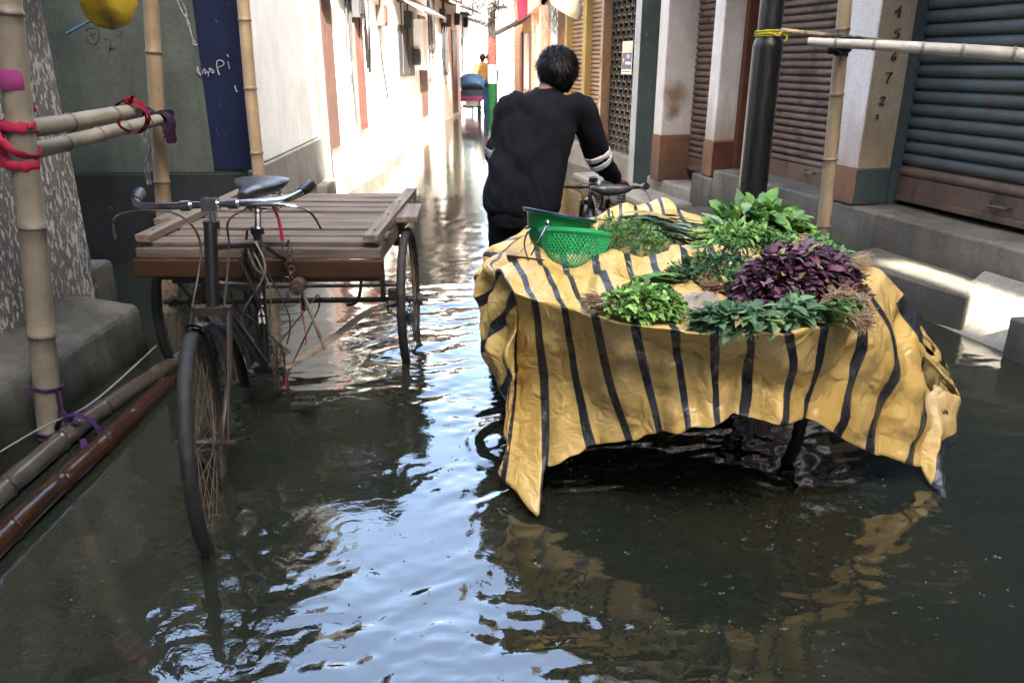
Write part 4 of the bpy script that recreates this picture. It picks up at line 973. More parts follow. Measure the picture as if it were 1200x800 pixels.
cloth_tie('purple_cloth_knot', 'dark purple cloth tying the rail end to the tan bamboo post', DPUR, [(cP, d2.normalized(), .046, .03, 2), (cP + V(-.05, -.05, .0), axr, .034, .03, 2)], [([cP + V(.02, -.05, .02), at(200, 140, Y=4.16), at(201, 168, Y=4.16)], .02, .03), ([cP + V(0, -.05, .01), at(194, 150, Y=4.16), at(197, 162, Y=4.16)], .02, .024)], (cP + V(.01, -.05, .01), .026))
cQ = onpole(lpx, lpt, at(58, 440, Y=2.8).z); cQ2 = onpole(lpx, lpt, .03)
cloth_tie('purple_rope', 'purple rope tying the foot of the grey post to the floating poles', PURP, [(cQ, axl + V(.1, 0, 0), .046, .010, 2), (cQ2, axl, .047, .011, 2), (at(92, 508, z=.03) , (at(100, 500, z=.03) - at(20, 575, z=.03)), .075, .011, 3)],
    [([cQ + V(.045, -.02, -.01), lerp(cQ, cQ2, .5) + V(.05, -.02, 0), cQ2 + V(.045, -.02, .03)], .006, .006), ([cQ + V(.045, -.025, -.01), lerp(cQ, cQ2, .5) + V(.056, -.02, .01), at(86, 495, z=.07)], .005, .006), ([at(98, 515, z=.05), at(108, 532, z=.02), at(120, 531, z=.012)], .006, .007), ([at(95, 515, z=.05), at(100, 538, z=.02)], .006, .006)], (at(88, 496, z=.075), .014), 'rope')
cY = V(bx, 4.85, at(903, 40, Y=4.85).z)
cloth_tie('yellow_rope', 'yellow nylon rope wound and knotted round the black column', YROPE, [(cY, (0, .05, 1), .072, .013, 4)], [([cY + V(.07, -.05, 0), cY + V(.09, -.06, -.02), cY + V(.07, -.07, -.045)], .007, .006), ([cY + V(0, -.08, .0), cY + V(.02, -.09, -.015), cY + V(.04, -.08, .0)], .006, .006)], (cY + V(.075, -.045, .0), .022), 'rope')
cB = at(984, 54, Y=4.47)
cloth_tie('black_cloth_tie', 'black cloth binding the pale rail to the slim right bamboo post', BLKC, [(cB, (r1b - r1a).normalized(), .040, .045, 3)], [([cB + V(-.02, -.03, -.02), cB + V(0, -.045, -.04), cB + V(.03, -.03, -.05)], .02, .012)], None)
cB2 = at(986, 46, Y=4.50)
cloth_tie('blue_rope', 'faded blue rope wound above the black cloth on the slim right post', BLUR, [(cB2, d4.normalized(), .044, .009, 4)], [([cB2 + V(.04, -.03, 0), cB2 + V(.1, .02, .01), at(1012, 47, Y=4.6)], .007, .012), ([cB2 + V(.04, -.035, -.01), cB2 + V(.11, .02, -.012), at(1018, 52, Y=4.62)], .009, .012)], None, 'rope')
def rag(name, label, pts, mat, n=3, r=.007, catn='rag'):
    b = MB(); rs = random.Random(4)
    for k in range(n):
        pp = [V(p) + V(rs.uniform(-.012, .012), rs.uniform(-.01, .01), rs.uniform(-.01, .01)) for p in pts]
        b.tube(cat(pp, 22), [r * (1 + .5 * math.sin(i * 1.9 + k)) for i in range(22)], 6, flat=.5)
    o = b.build(name, mat)
    for v_ in o.data.vertices: v_.co += noise.noise_vector(v_.co * 70) * .003
    return tag(o, label, catn)
rag('white_rag', 'twisted white rag hanging under the rail beside the tan post', [at(174, 148, Y=4.18), at(170, 160, Y=4.18), at(174, 175, Y=4.18), at(171, 192, Y=4.18), at(176, 215, Y=4.18)], WRAG)
rag('white_string', 'frayed white string hanging down over the blue panel', [at(205, -15, Y=4.9), at(214, 10, Y=4.9), at(219, 28, Y=4.9), at(228, 52, Y=4.9)], WRAG, 2, .006, 'string')
# cord from the plinth, and blue cord
b = MB(); b.tube(cat([at(-10, 535, z=.08), at(50, 500, z=.10), at(110, 470, z=.09), at(183, 405, z=.12)], 24), .0035, 5); tag(b.build('white_string', WRAG), 'thin white cord trailing along the foot of the left plinth', 'string')
b = MB(); b.tube([at(78, 40, Y=4.2), at(118, 18, Y=4.1), at(150, 0, Y=4.0), at(190, -25, Y=4.0)], .006, 6); tag(b.build('blue_line', plain('cord_blue', (.05, .22, .38), .5, bmp=0)), 'taut blue cord behind the yellow bag at top left', 'cord')
# yellow bag hanging at the top left
b = MB(); c = at(127, -2, Y=4.0); rings = []
for i in range(12):
    t = i / 11; z = .10 * (1 - t) - .125 * t; rr = .115 * math.sin(PI * min(1, .18 + t * .82)) ** .42 + .004
    rings.append([c + V(rr * math.cos(a) * (1 + .14 * math.sin(5 * a + t * 3)), rr * .8 * math.sin(a) * (1 + .14 * math.sin(4 * a)), z + .015 * math.sin(3 * a)) for a in [2 * PI * j / 28 for j in range(28)]])
b.loft(rings); b.tube([c + V(0, 0, .09), c + V(.02, 0, .3)], .01, 6)
o = b.build('yellow_bag', plain('bag_plastic', (.30, .22, .018), .35, bmp=.3)); 
for v_ in o.data.vertices: v_.co += noise.noise_vector(v_.co * 22) * .010
tag(o, 'crumpled yellow plastic bag hanging from a cord at the top left', 'bag')
# ================================================================== YELLOW STRIPED TARP
def tarp():
    ZR = .655
    Nn = [((600, 345), (604, 440, 2.42), (588, 556, 2.24)), ((611, 349), (612, 448, 2.38), (609, 588, 2.10)), ((622, 353), (634, 445, 2.32), (632, 615, 2.03)), ((627, 354), (640, 445, 2.30), (637, 545, 2.20)),
          ((660, 363), (676, 450, 2.24), (693, 524, 2.16)), ((690, 372), (710, 450, 2.17), (733, 517, 2.10)), ((740, 382), (757, 450, 2.10), (772, 510, 2.04)), ((800, 392), (804, 445, 2.03), (808, 496, 1.99)),
          ((850, 395), (849, 445, 2.0), (848, 493, 1.97)), ((930, 393), (926, 445, 2.0), (915, 491, 1.98)), ((962, 388), (962, 440, 2.03), (962, 497, 2.0)), ((985, 380), (998, 445, 2.10), (1003, 523, 2.10)), ((1005, 366), (1035, 440, 2.20), (1040, 536, 2.20)),
          ((1015, 356), (1062, 440, 2.30), (1068, 545, 2.22)), ((1022, 348), (1082, 440, 2.36), (1083, 548, 2.26)), ((1026, 340), (1095, 436, 2.42), (1101, 592, 2.13)), ((1028, 330), (1106, 432, 2.46), (1104, 556, 2.28))]
    Ln = [(600, 345), (588, 330), (574, 314), (584, 298), (600, 285), (618, 272), (640, 264)]
    Bn = [(640, 264), (680, 258), (720, 252), (760, 243), (800, 252), (860, 262)]
    Rn = [(1028, 330), (1010, 318), (985, 308), (955, 296), (930, 288), (895, 272), (860, 262)]
    nu, nv = 170, 90
    def samp(pts, n):
        L = [0]
        for i in range(len(pts) - 1): L.append(L[-1] + (pts[i + 1] - pts[i]).length)
        out = []
        for i in range(n):
            d = L[-1] * i / (n - 1); j = max(k for k in range(len(L)) if L[k] <= d + 1e-9); j = min(j, len(pts) - 2)
            out.append(lerp(pts[j], pts[j + 1], (d - L[j]) / (L[j + 1] - L[j])))
        return out
    N3 = [at(p[0][0], p[0][1], z=ZR) for p in Nn]
    L = [0]
    for i in range(len(N3) - 1): L.append(L[-1] + (N3[i + 1] - N3[i]).length)
    par = [l / L[-1] for l in L]
    # parametrise columns: extra resolution at the flaps
    us = [i / (nu - 1) for i in range(nu)]
    def col(u):
        j = max(k for k in range(len(par)) if par[k] <= u + 1e-9); j = min(j, len(par) - 2); f = (u - par[j]) / (par[j + 1] - par[j])
        r_ = lerp(N3[j], N3[j + 1], f)
        g = lambda k, q: at(Nn[k][q][0], Nn[k][q][1], Y=Nn[k][q][2])
        return r_, lerp(g(j, 1), g(j + 1, 1), f), lerp(g(j, 2), g(j + 1, 2), f)
    cols = [col(u) for u in us]
    # soften the polyline of the rim
    for _ in range(6):
        rr = [c[0] for c in cols]; mm = [c[1] for c in cols]
        cols = [(cols[i][0] if i in (0, nu - 1) else (rr[i - 1] + 2 * rr[i] + rr[i + 1]) / 4, cols[i][1] if i in (0, nu - 1) else (mm[i - 1] + 2 * mm[i] + mm[i + 1]) / 4, cols[i][2]) for i in range(nu)]
    Lc = samp([at(x, y, z=ZR) for x, y in Ln], nv); Rc = samp([at(x, y, z=ZR) for x, y in Rn], nv)
    Bc = samp([at(x, y, z=ZR + (.03 if x in (760, 800) else 0)) for x, y in Bn], nu)
    arc = [0]
    for i in range(1, nu): arc.append(arc[-1] + (cols[i][0] - cols[i - 1][0]).length)
    # stripe coordinate along the near rim: 1 unit = one stripe period, from the stripes' places in the photograph
    marks = [(600, 0), (627, 1), (660, 2), (697, 3), (742, 4), (795, 5), (838, 6), (881, 7), (927, 8), (966, 9), (985, 9.35), (1005, 10), (1015, 10.6), (1026, 11.7)]
    mk = []
    for px, sv in marks:
        best = min(range(nu), key=lambda i: abs((cols[i][0].x) - at(px, 0, plane=None, Y=None, z=ZR).x) if False else abs(project_x(cols[i][0]) - px)); mk.append((best, sv))
    def stripe(i):
        for k in range(len(mk) - 1):
            if mk[k][0] <= i <= mk[k + 1][0] and mk[k + 1][0] > mk[k][0]: return lerp(mk[k][1], mk[k + 1][1], (i - mk[k][0]) / (mk[k + 1][0] - mk[k][0]))
        return mk[-1][1]
    su = [stripe(i) for i in range(nu)]
    V_, F_, UV = [], [], []
    rq = random.Random(12); waves = []
    for (n_, l0, l1, am) in ((6, .20, .48, .011), (7, .09, .17, .0055), (4, .05, .08, .0012)):
        for _i in range(n_):
            d_ = V(rq.gauss(0, 1), rq.gauss(0, 1), rq.gauss(0, .8)).normalized(); waves.append((d_ / rq.uniform(l0, l1), rq.random(), am * rq.uniform(.6, 1.3), rq.uniform(0, 20)))
    def crease(p, s=1.0):
        """flat facets meeting at sharp folds, as stiff plastic sheet crumples"""
        q = p + noise.noise_vector(p * 3.1) * .05; o = 0
        for d_, ph, am, sd in waves:
            f = q.dot(d_) + ph; o += am * (abs((f % 1.0) - .5) * 4 - 1) * max(0, min(1, .75 + 1.3 * noise.noise(p * 2.6 + V(sd, 0, 0))))
        return o * 1.0 * s
    # interior: Coons patch with folds
    inter = []
    for j in range(nv):
        v = j / (nv - 1)
        for i in range(nu):
            u = i / (nu - 1)
            p = lerp(cols[i][0], Bc[i], v) + lerp(Lc[j], Rc[j], u) - (lerp(lerp(cols[0][0], cols[-1][0], u), lerp(Bc[0], Bc[-1], u), v))
            e = min(1, min(v, 1 - v, u * 1.2, (1 - u) * 1.2) / .07)
            p.z = lerp(p.z, .648, e)
            d = p.y - (2.56 + .04 * math.sin(p.x * 7 + 1) + .04 * (p.x - .4)); 
            p.z += .075 * math.exp(-(d / .06) ** 2) * max(0, min(1, (p.x - .06) / .12)) * max(0, min(1, (1.12 - p.x) / .3)) * (1 if d > 0 else 1) + (.035 * math.exp(-((d + .10) / .12) ** 2) if d < 0 else 0)
            p.z += .05 * math.exp(-((p.y - 3.62) / .09) ** 2) * max(0, min(1, (p.x - .55) / .15)) * (1 + .4 * math.sin(p.x * 22))
            nse = crease(p, .9 * max(e, .35)); p = p + V(noise.noise(p * 6) * .012, noise.noise(p * 6 + V(3, 3, 3)) * .012, nse + .006)
            inter.append(len(V_)); V_.append(p); UV.append((su[i] + .05 * noise.noise(p * 3) , p.y))
    for j in range(nv - 1):
        for i in range(nu - 1): F_.append((inter[j * nu + i], inter[j * nu + i + 1], inter[(j + 1) * nu + i + 1], inter[(j + 1) * nu + i]))
    # near skirt
    ns = 60; prev = [inter[i] for i in range(nu)]
    for k in range(1, ns + 1):
        t = k / ns; row = []
        for i in range(nu):
            a, m_, c = cols[i]; m2 = 2 * m_ - (a + c) / 2
            p = a * (1 - t) ** 2 + m2 * 2 * t * (1 - t) + c * t * t
            p0 = V_[inter[i]]; p = p + (p0 - a) * (1 - t) ** 3
            fold = math.sin(su[i] * 4.2 + .8 * math.sin(su[i] * 1.3) + t * 1.1) * .012 * t + math.sin(su[i] * 9.7 + t * 2) * .004 * t
            cr = crease(V(p.x, p.y * .5, p.z), 1.15) * min(1, t * 4)
            n_ = V((p.x - .65) * .5, -1, 0).normalized(); p = p + n_ * (fold + cr) + V(0, 0, (.007 * noise.noise(V(p.x * 9, 1, 2)) + .005 * noise.noise(V(p.x * 31, 5, 2))) * t * t)
            sl_ = max(0, min(1, (project_x(cols[i][0]) - 935) / 60)) * 1.5 * t
            row.append(len(V_)); V_.append(p); UV.append((su[i] + sl_ + .035 * noise.noise(V(p.x * 4, 0, p.z * 4)), p.z))
        for i in range(nu - 1): F_.append((prev[i], row[i], row[i + 1], prev[i + 1]))
        prev = row
    # left skirt
    HL = [(588, 556, 2.24), (600, 500, 2.40), (604, 470, 2.50), (588, 440, 2.58), (577, 412, 2.68), (573, 395, 2.80), (571, 375, 2.92), (566, 350, 3.05), (562, 328, 3.15), (575, 315, 3.3), (590, 305, 3.5)]
    HLp = samp([at(x, y, Y=Y) for x, y, Y in HL], nv)
    prev = [inter[j * nu] for j in range(nv)]; nl = 40; acc = 0
    edge0 = [inter[0]]; 
    for k in range(1, nl + 1):
        t = k / nl; row = []
        for j in range(nv):
            v = j / (nv - 1); a = V_[inter[j * nu]]; c = HLp[j]
            if j == 0:
                # shared corner edge with the near skirt
                idx = nv * nu + round(t * ns - 1) * nu if t * ns >= 1 else inter[0]
                row.append(idx); continue
            p = lerp(a, c, t) + V(-.05 * math.sin(PI * t) * min(1, v * 4), 0, .02 * math.sin(PI * t))
            s_ = math.sin(v * 34 + t * 2.5) * .022 * math.sin(PI * min(1, t * .9 + .1)) * min(1, v * 6)
            p += V(-1, -.35, 0).normalized() * (s_ + crease(p, 1.3))
            row.append(len(V_)); V_.append(p); UV.append((-v * 5.5 + t * 2.2 + .1 * noise.noise(p * 4), t))
        for j in range(nv - 1):
            if len({prev[j], row[j], row[j + 1], prev[j + 1]}) == 4: F_.append((prev[j], prev[j + 1], row[j + 1], row[j]))
        prev = row
    # right skirt and back skirt: short drops
    prev = [inter[j * nu + nu - 1] for j in range(nv)]
    for k in range(1, 25):
        t = k / 24; row = []
        for j in range(nv):
            v = j / (nv - 1); a = V_[inter[j * nu + nu - 1]]
            if j == 0: row.append(nv * nu + max(0, round(t * ns) - 1) * nu + nu - 1); continue
            f0 = max(0, 1 - v * 3); c0 = cols[-1][2]
            p = a + V(.05 + .13 * f0, .02, -(.20 + .16 * f0)) * t + V(.02 * math.sin(v * 40) * t, 0, 0)
            p += V(crease(p, 1) * min(1, t * 3) * min(1, v * 6), 0, 0)
            row.append(len(V_)); V_.append(p); UV.append((11.7 + v * 8 + .1 * noise.noise(p * 4), t))
        for j in range(nv - 1): F_.append((prev[j], row[j], row[j + 1], prev[j + 1]))
        prev = row
    prev = [inter[(nv - 1) * nu + i] for i in range(nu)]
    for k in range(1, 16):
        t = k / 15; row = []
        for i in range(nu):
            a = V_[inter[(nv - 1) * nu + i]]; p = a + V(0, .04 + .015 * math.sin(su[i] * 5), -.22) * t
            row.append(len(V_)); V_.append(p); UV.append((su[i], t))
        for i in range(nu - 1): F_.append((prev[i], prev[i + 1], row[i + 1], row[i]))
        prev = row
    me = bpy.data.meshes.new('striped_tarp'); me.from_pydata([tuple(p) for p in V_], [], F_); me.update()
    uvl = me.uv_layers.new(name='UVMap')
    for lp in me.loops: uvl.data[lp.index].uv = UV[lp.vertex_index]
    me.polygons.foreach_set('use_smooth', [True] * len(me.polygons))
    o = bpy.data.objects.new('striped_tarp', me); COL.objects.link(o)
    return tag(o, 'crumpled yellow tarp with black stripes draped over the loaded tricycle, corners hanging to the water', 'tarp')
_Ri = cam.rotation_euler.to_matrix().inverted()
def project_x(p):
    q = _Ri @ (Vector(p) - Vector((0, 0, CAM_H))); return 600 + FPX * q.x / -q.z
m, nt, bs = newmat('tarp_sheet')
uv = node(nt, 'ShaderNodeUVMap', uv_map='UVMap'); sx = node(nt, 'ShaderNodeSeparateXYZ'); nt.links.new(uv.outputs[0], sx.inputs[0])
v = coords(nt)
wv = nz(nt, v, 14, 4); ad = node(nt, 'ShaderNodeMath', operation='MULTIPLY_ADD'); nt.links.new(wv, ad.inputs[0]); ad.inputs[1].default_value = .03; nt.links.new(sx.outputs[0], ad.inputs[2])
ad2 = node(nt, 'ShaderNodeMath', operation='ADD'); nt.links.new(ad.outputs[0], ad2.inputs[0]); ad2.inputs[1].default_value = 50.105
fr_ = node(nt, 'ShaderNodeMath', operation='FRACT'); nt.links.new(ad2.outputs[0], fr_.inputs[0])
k = ramp(nt, fr_.outputs[0], [(0, 1.0), (.225, 1.0), (.25, 0.0), (1, 0.0)])
ye = ramp(nt, nz(nt, v, 5, 6, .65), [(.3, (.52, .335, .085)), (.55, (.62, .44, .15)), (.75, (.68, .53, .25))])
dust = nz(nt, v, 3.2, 6, .6); ye = mix(nt, ramp(nt, dust, [(.50, 0.0), (.72, .6)]), ye, (.46, .36, .22))
bl = ramp(nt, nz(nt, v, 16, 5), [(.35, (.014, .016, .021)), (.7, (.055, .06, .07))])
nt.links.new(mix(nt, k, ye, bl), bs.inputs['Base Color']); bs.inputs['Roughness'].default_value = .33
bs.inputs['Specular IOR Level'].default_value = .5
def ridged(sc_, dist, det=2):
    n_ = nz(nt, v, sc_, det, .5, dist); a_ = node(nt, 'ShaderNodeMath', operation='SUBTRACT'); nt.links.new(n_, a_.inputs[0]); a_.inputs[1].default_value = .5
    c_ = node(nt, 'ShaderNodeMath', operation='ABSOLUTE'); nt.links.new(a_.outputs[0], c_.inputs[0]); return c_.outputs[0]
ha = node(nt, 'ShaderNodeMath', operation='MULTIPLY_ADD'); nt.links.new(ridged(14, .6), ha.inputs[0]); ha.inputs[1].default_value = .36; nt.links.new(ridged(5.0, .3, 1), ha.inputs[2])
hb_ = node(nt, 'ShaderNodeMath', operation='MULTIPLY_ADD'); nt.links.new(ridged(44, .4), hb_.inputs[0]); hb_.inputs[1].default_value = .05; nt.links.new(ha.outputs[0], hb_.inputs[2])
bump(nt, bs, hb_.outputs[0], .75, .085)
# thin woven plastic lets some light through
tl = node(nt, 'ShaderNodeBsdfTranslucent'); nt.links.new(mix(nt, k, (.62, .36, .05), (.01, .01, .012)), tl.inputs[0])
mx = node(nt, 'ShaderNodeMixShader'); mx.inputs[0].default_value = .22; out = next(n for n in nt.nodes if n.type == 'OUTPUT_MATERIAL')
nt.links.new(bs.outputs[0], mx.inputs[1]); nt.links.new(tl.outputs[0], mx.inputs[2]); nt.links.new(mx.outputs[0], out.inputs[0])
to = tarp(); to.data.materials.append(m)
md = to.modifiers.new('s', 'SOLIDIFY'); md.thickness = .0015; md.offset = 0
# ================================================================== VEGETABLES
def leafmat(name, c, rough=.62, trans=.2):
    m, nt, b = newmat(name); f = nz(nt, coords(nt), 30, 4)
    nt.links.new(ramp(nt, f, [(.3, tuple(x * .6 for x in c)), (.7, tuple(min(1, x * 1.35) for x in c))]), b.inputs['Base Color']); b.inputs['Roughness'].default_value = rough
    tl = node(nt, 'ShaderNodeBsdfTranslucent'); tl.inputs[0].default_value = c4(tuple(min(1, x * 1.5) for x in c)); mx = node(nt, 'ShaderNodeMixShader'); mx.inputs[0].default_value = trans
    out = next(n for n in nt.nodes if n.type == 'OUTPUT_MATERIAL'); nt.links.new(b.outputs[0], mx.inputs[1]); nt.links.new(tl.outputs[0], mx.inputs[2]); nt.links.new(mx.outputs[0], out.inputs[0]); return m
LG = {k: [leafmat(f'leaf_{k}_{i}', tuple(x * f_ for x, f_ in zip(c, (1.45, 1.45, 1.45) if k == 'purple' else (1.5, 1.75, 1.25)))) for i, c in enumerate(cs)] for k, cs in dict(
    bright=((.085, .16, .04), (.14, .22, .065), (.05, .10, .028), (.20, .28, .11)),
    mid=((.05, .105, .038), (.085, .15, .055), (.028, .065, .025)),
    dark=((.02, .05, .026), (.035, .075, .036), (.012, .032, .018)),
    blue=((.06, .105, .07), (.10, .155, .105), (.035, .065, .045)),
    onion=((.03, .06, .045), (.10, .14, .13), (.015, .03, .022)),
    purple=((.045, .014, .030), (.085, .026, .046), (.022, .009, .017), (.13, .075, .10))).items()}
WILT = leafmat('leaf_wilted', (.26, .22, .09))
ST_green = plain('stem_green', (.22, .28, .10), .5, scale=40); ST_pale = plain('stem_pale', (.42, .42, .24), .5, scale=40); ST_root = plain('root_brown', (.20, .12, .075), .8, scale=40); ST_pink = plain('stem_pink', (.24, .085, .07), .6, scale=40); ST_tan = plain('root_tan', (.36, .25, .16), .8, scale=40)
def leaf(b, p, d, up, L, W, curl, mi, n=4, wav=0):
    d = d.normalized(); s = d.cross(up)
    if s.length < 1e-3: s = d.orthogonal()
    s.normalize(); u = s.cross(d).normalized(); vs = []
    for i in range(n + 1):
        t = i / n; w_ = W * (max(0, math.sin(PI * min(1, .12 + .88 * t))) ** .65 + .03) * .5
        c = p + d * (L * t) - u * (curl * L * t * t)
        lift = W * .16 * math.sin(PI * t); wv = wav * W * math.sin(t * 17 + p.x * 90)
        vs += [c + s * w_ + u * (lift + wv), c, c - s * w_ + u * (lift - wv)]
    b.add(vs, [(3 * i + k, 3 * i + k + 1, 3 * i + k + 4, 3 * i + k + 3) for i in range(n) for k in (0, 1)], mi)
def bunch(label, c, axis, size, n, LW, mats, cat_='greens', name='leafy_greens', kind='round', stems=None, nst=18, stl=.1, seed=0, roots=False, stem_r=.0022):
    """mound of leaves: centre c, stems leaving along -axis, size=(half length, half width, height)"""
    rs = random.Random(seed * 7 + 3); t = thing(name, label, cat_, c)
    ax = V(axis).normalized(); sd = V(0, 0, 1).cross(ax).normalized(); a, w_, h = size
    b = MB()
    for i in range(n):
        u, v = rs.uniform(-1, 1), rs.uniform(-1, 1)
        if u * u + v * v > 1: continue
        top = h * math.sqrt(max(0, 1 - (u * u + v * v))) ; k = rs.random() ** .45
        p = ax * (u * a) + sd * (v * w_) + V(0, 0, top * k + .004)
        outd = (ax * (u * .7 + rs.uniform(-.2, .9)) + sd * (v * 1.1 + rs.uniform(-.7, .7)) + V(0, 0, rs.uniform(-.25, .75)))
        L = LW[0] * rs.uniform(.4, 1.4); mi = rs.randrange(len(mats)) if rs.random() > .06 else len(mats)
        if kind == 'round': leaf(b, p, outd, V(rs.uniform(-.5, .5), rs.uniform(-.5, .5), 1), L, LW[1] * rs.uniform(.7, 1.2), rs.uniform(-.1, .9), mi, 4, .10)
        elif kind == 'feather':
            d = outd.normalized(); 
            for q in range(7):
                f = (q + 1) / 8; s_ = 1 if q % 2 else -1
                dd = (d + (d.orthogonal().normalized() if q % 3 else V(0, 0, 1)) * s_ * .8 + V(rs.uniform(-.4, .4), rs.uniform(-.4, .4), rs.uniform(-.3, .4)))
                leaf(b, p + d * (L * f), dd, V(rs.uniform(-1, 1), rs.uniform(-1, 1), 1), L * .55 * (1.2 - f), LW[1], rs.uniform(-.2, .4), mi, 2)
        elif kind == 'long':
            leaf(b, p - ax * L * .5, ax + V(rs.uniform(-.25, .25), rs.uniform(-.25, .25), rs.uniform(-.1, .2)), V(rs.uniform(-.8, .8), 0, 1), L, LW[1] * rs.uniform(.6, 1.2), rs.uniform(.0, .35), mi, 6)
    if b.v:
        o = b.build('leaves', list(mats) + [WILT], t, auto=0, fix=False)
    if stems:
        s = MB()
        for i in range(nst):
            v, z = rs.uniform(-1, 1), rs.random(); p0 = ax * (a * rs.uniform(-.3, .2)) + sd * (v * w_ * .6) + V(0, 0, h * z * .5 + .006)
            e = -ax * (a * .7 + stl * rs.uniform(.6, 1.1)) + sd * (v * w_ * .32 + rs.uniform(-.012, .012)) + V(0, 0, .008 + h * z * .38)
            m_ = lerp(p0, e, .5) + V(rs.uniform(-.01, .01), rs.uniform(-.01, .01), rs.uniform(0, .012))
            s.tube(cat([p0, m_, e], 7), [stem_r * rs.uniform(.7, 1.3)] * 7, 5, mi=0)
        so_ = s.build('stems', stems[0], t)
        if roots:
            r_ = MB()
            for i in range(nst * 3):
                v, z = rs.uniform(-1, 1), rs.random(); p0 = -ax * (a * .7 + stl * rs.uniform(.55, 1.0)) + sd * (v * w_ * .36) + V(0, 0, .008 + h * z * .42)
                e = p0 - ax * rs.uniform(.02, .06) + sd * rs.uniform(-.03, .03) + V(0, 0, rs.uniform(-.012, .03))
                r_.tube(cat([p0, lerp(p0, e, .5) + V(rs.uniform(-.008, .008), rs.uniform(-.008, .008), rs.uniform(-.006, .01)), e], 5), [.0018, .0015, .0012, .001, .0006], 4)
            r_.build('roots', stems[1], t)
    return t
ZF = .662
def G(x, y, z=ZF): return at(x, y, z=z)
bunch('bright green coriander bunch lying near the front edge of the tarp', G(752, 368), (1, -.15, 0), (.115, .08, .085), 900, (.024, .019), LG['bright'], 'herb bunch', 'coriander_bunch', 'round', (ST_pale, ST_root), 34, .05, 1, True, .0026)
bunch('narrow dark spinach bunch lying behind the coriander', G(778, 336), (1, .05, 0), (.13, .035, .04), 90, (.085, .03), LG['mid'], 'greens', 'spinach_bunch', 'long', (ST_green, ST_root), 12, .05, 2, True)
bunch('feathery green dill bunch beside the green basket', G(728, 298), (.8, -.6, 0), (.16, .12, .125), 560, (.045, .0055), LG['mid'] + LG['bright'][2:3], 'herb bunch', 'dill_bunch', 'feather', (ST_tan, ST_root), 30, .07, 3, True)
bunch('dark strap-like onion greens at the back of the cart', G(772, 284), (1, -.55, 0), (.19, .08, .11), 150, (.20, .024), LG['onion'], 'greens', 'onion_greens', 'long', None, seed=4)
bunch('mustard greens with big pale leaves and long pale stems at the far right', G(885, 290), (1, .1, 0), (.20, .14, .18), 560, (.066, .046), LG['bright'][:3] + LG['mid'][:2] + LG['blue'][1:2], 'greens', 'mustard_greens', 'round', (ST_green, ST_pale), 80, .12, 5, False, .004)
bunch('frilly light green bunch below the mustard greens', G(872, 308), (1, -.1, 0), (.17, .09, .14), 1200, (.028, .014), LG['bright'][:3] + LG['mid'][:1], 'herb bunch', 'parsley_bunch', 'round', None, seed=6)
bunch('blue-green feathery bunch next to the purple amaranth', G(905, 312), (.9, .1, 0), (.11, .075, .11), 260, (.045, .007), LG['blue'] + LG['mid'][:1], 'herb bunch', 'fennel_bunch', 'feather', (ST_root, ST_root), 20, .05, 7)
bunch('dark feathery bunch with thin sprigs left of the purple amaranth', G(842, 332), (-1, -.1, 0), (.15, .075, .10), 480, (.04, .0075), LG['dark'] + LG['mid'][:1], 'herb bunch', 'fenugreek_bunch', 'feather', (ST_green, ST_root), 16, .05, 8)
bunch('heap of deep purple red amaranth leaves with pinkish stem ends', G(934, 354), (1, .15, 0), (.19, .12, .17), 2900, (.036, .022), LG['purple'], 'greens', 'amaranth_bunch', 'round', (ST_pink, ST_tan), 110, .045, 9, False, .0036)
bunch('upright bundle of green stalks with hairy brown roots at the front right corner', G(985, 380), (-.25, .9, 0), (.05, .06, .09), 90, (.05, .016), LG['mid'], 'greens', 'rooted_bunch', 'long', (ST_green, ST_tan), 60, .015, 10, True, .004)
bunch('flat blue-green leafy bunch at the front rim of the tarp', G(862, 383), (-1, .1, 0), (.11, .05, .055), 330, (.038, .028), LG['blue'] + LG['dark'][:1], 'greens', 'cabbage_greens', 'round', (ST_green, ST_green), 26, .05, 11, False, .003)
bunch('single pile of broad blue-green leaves before the purple amaranth', G(932, 378), (1, .25, 0), (.065, .035, .06), 120, (.046, .034), LG['blue'][:2], 'greens', 'broad_leaves', 'round', None, seed=12)
bunch('thin dry sprigs with a few leaves left of the dark feathery bunch', G(800, 322), (1, .3, 0), (.06, .03, .03), 40, (.05, .012), LG['dark'], 'herb bunch', 'dry_sprigs', 'long', (ST_tan, ST_root), 14, .04, 13)
bunch('small frilly green bunch tucked between the dark feathery bunch and the amaranth', G(872, 345), (1, .2, 0), (.085, .05, .075), 300, (.026, .016), LG['mid'] + LG['dark'][:1], 'herb bunch', 'parsley_bunch', 'round', (ST_pink, ST_root), 30, .05, 14, True)
bunch('dull maroon amaranth bundle with bare stem ends pointing left', G(893, 352), (1, .2, 0), (.06, .05, .085), 160, (.04, .018), LG['purple'][:3], 'greens', 'amaranth_bunch', 'round', (ST_pink, ST_tan), 120, .045, 15, False, .0032)
bunch('loose heap of green stems and leaves behind the purple amaranth', G(955, 322), (-1, .2, 0), (.12, .08, .13), 520, (.036, .014), LG['mid'] + LG['bright'][:1], 'greens', 'leafy_greens', 'round', (ST_green, ST_tan), 40, .05, 16, True)
bunch('scatter of yellow-green stems lying left of the mustard greens', G(828, 302), (1, -.1, 0), (.09, .06, .05), 60, (.07, .014), LG['bright'][:2], 'greens', 'leafy_greens', 'long', (ST_pale, ST_tan), 70, .06, 17, True, .003)
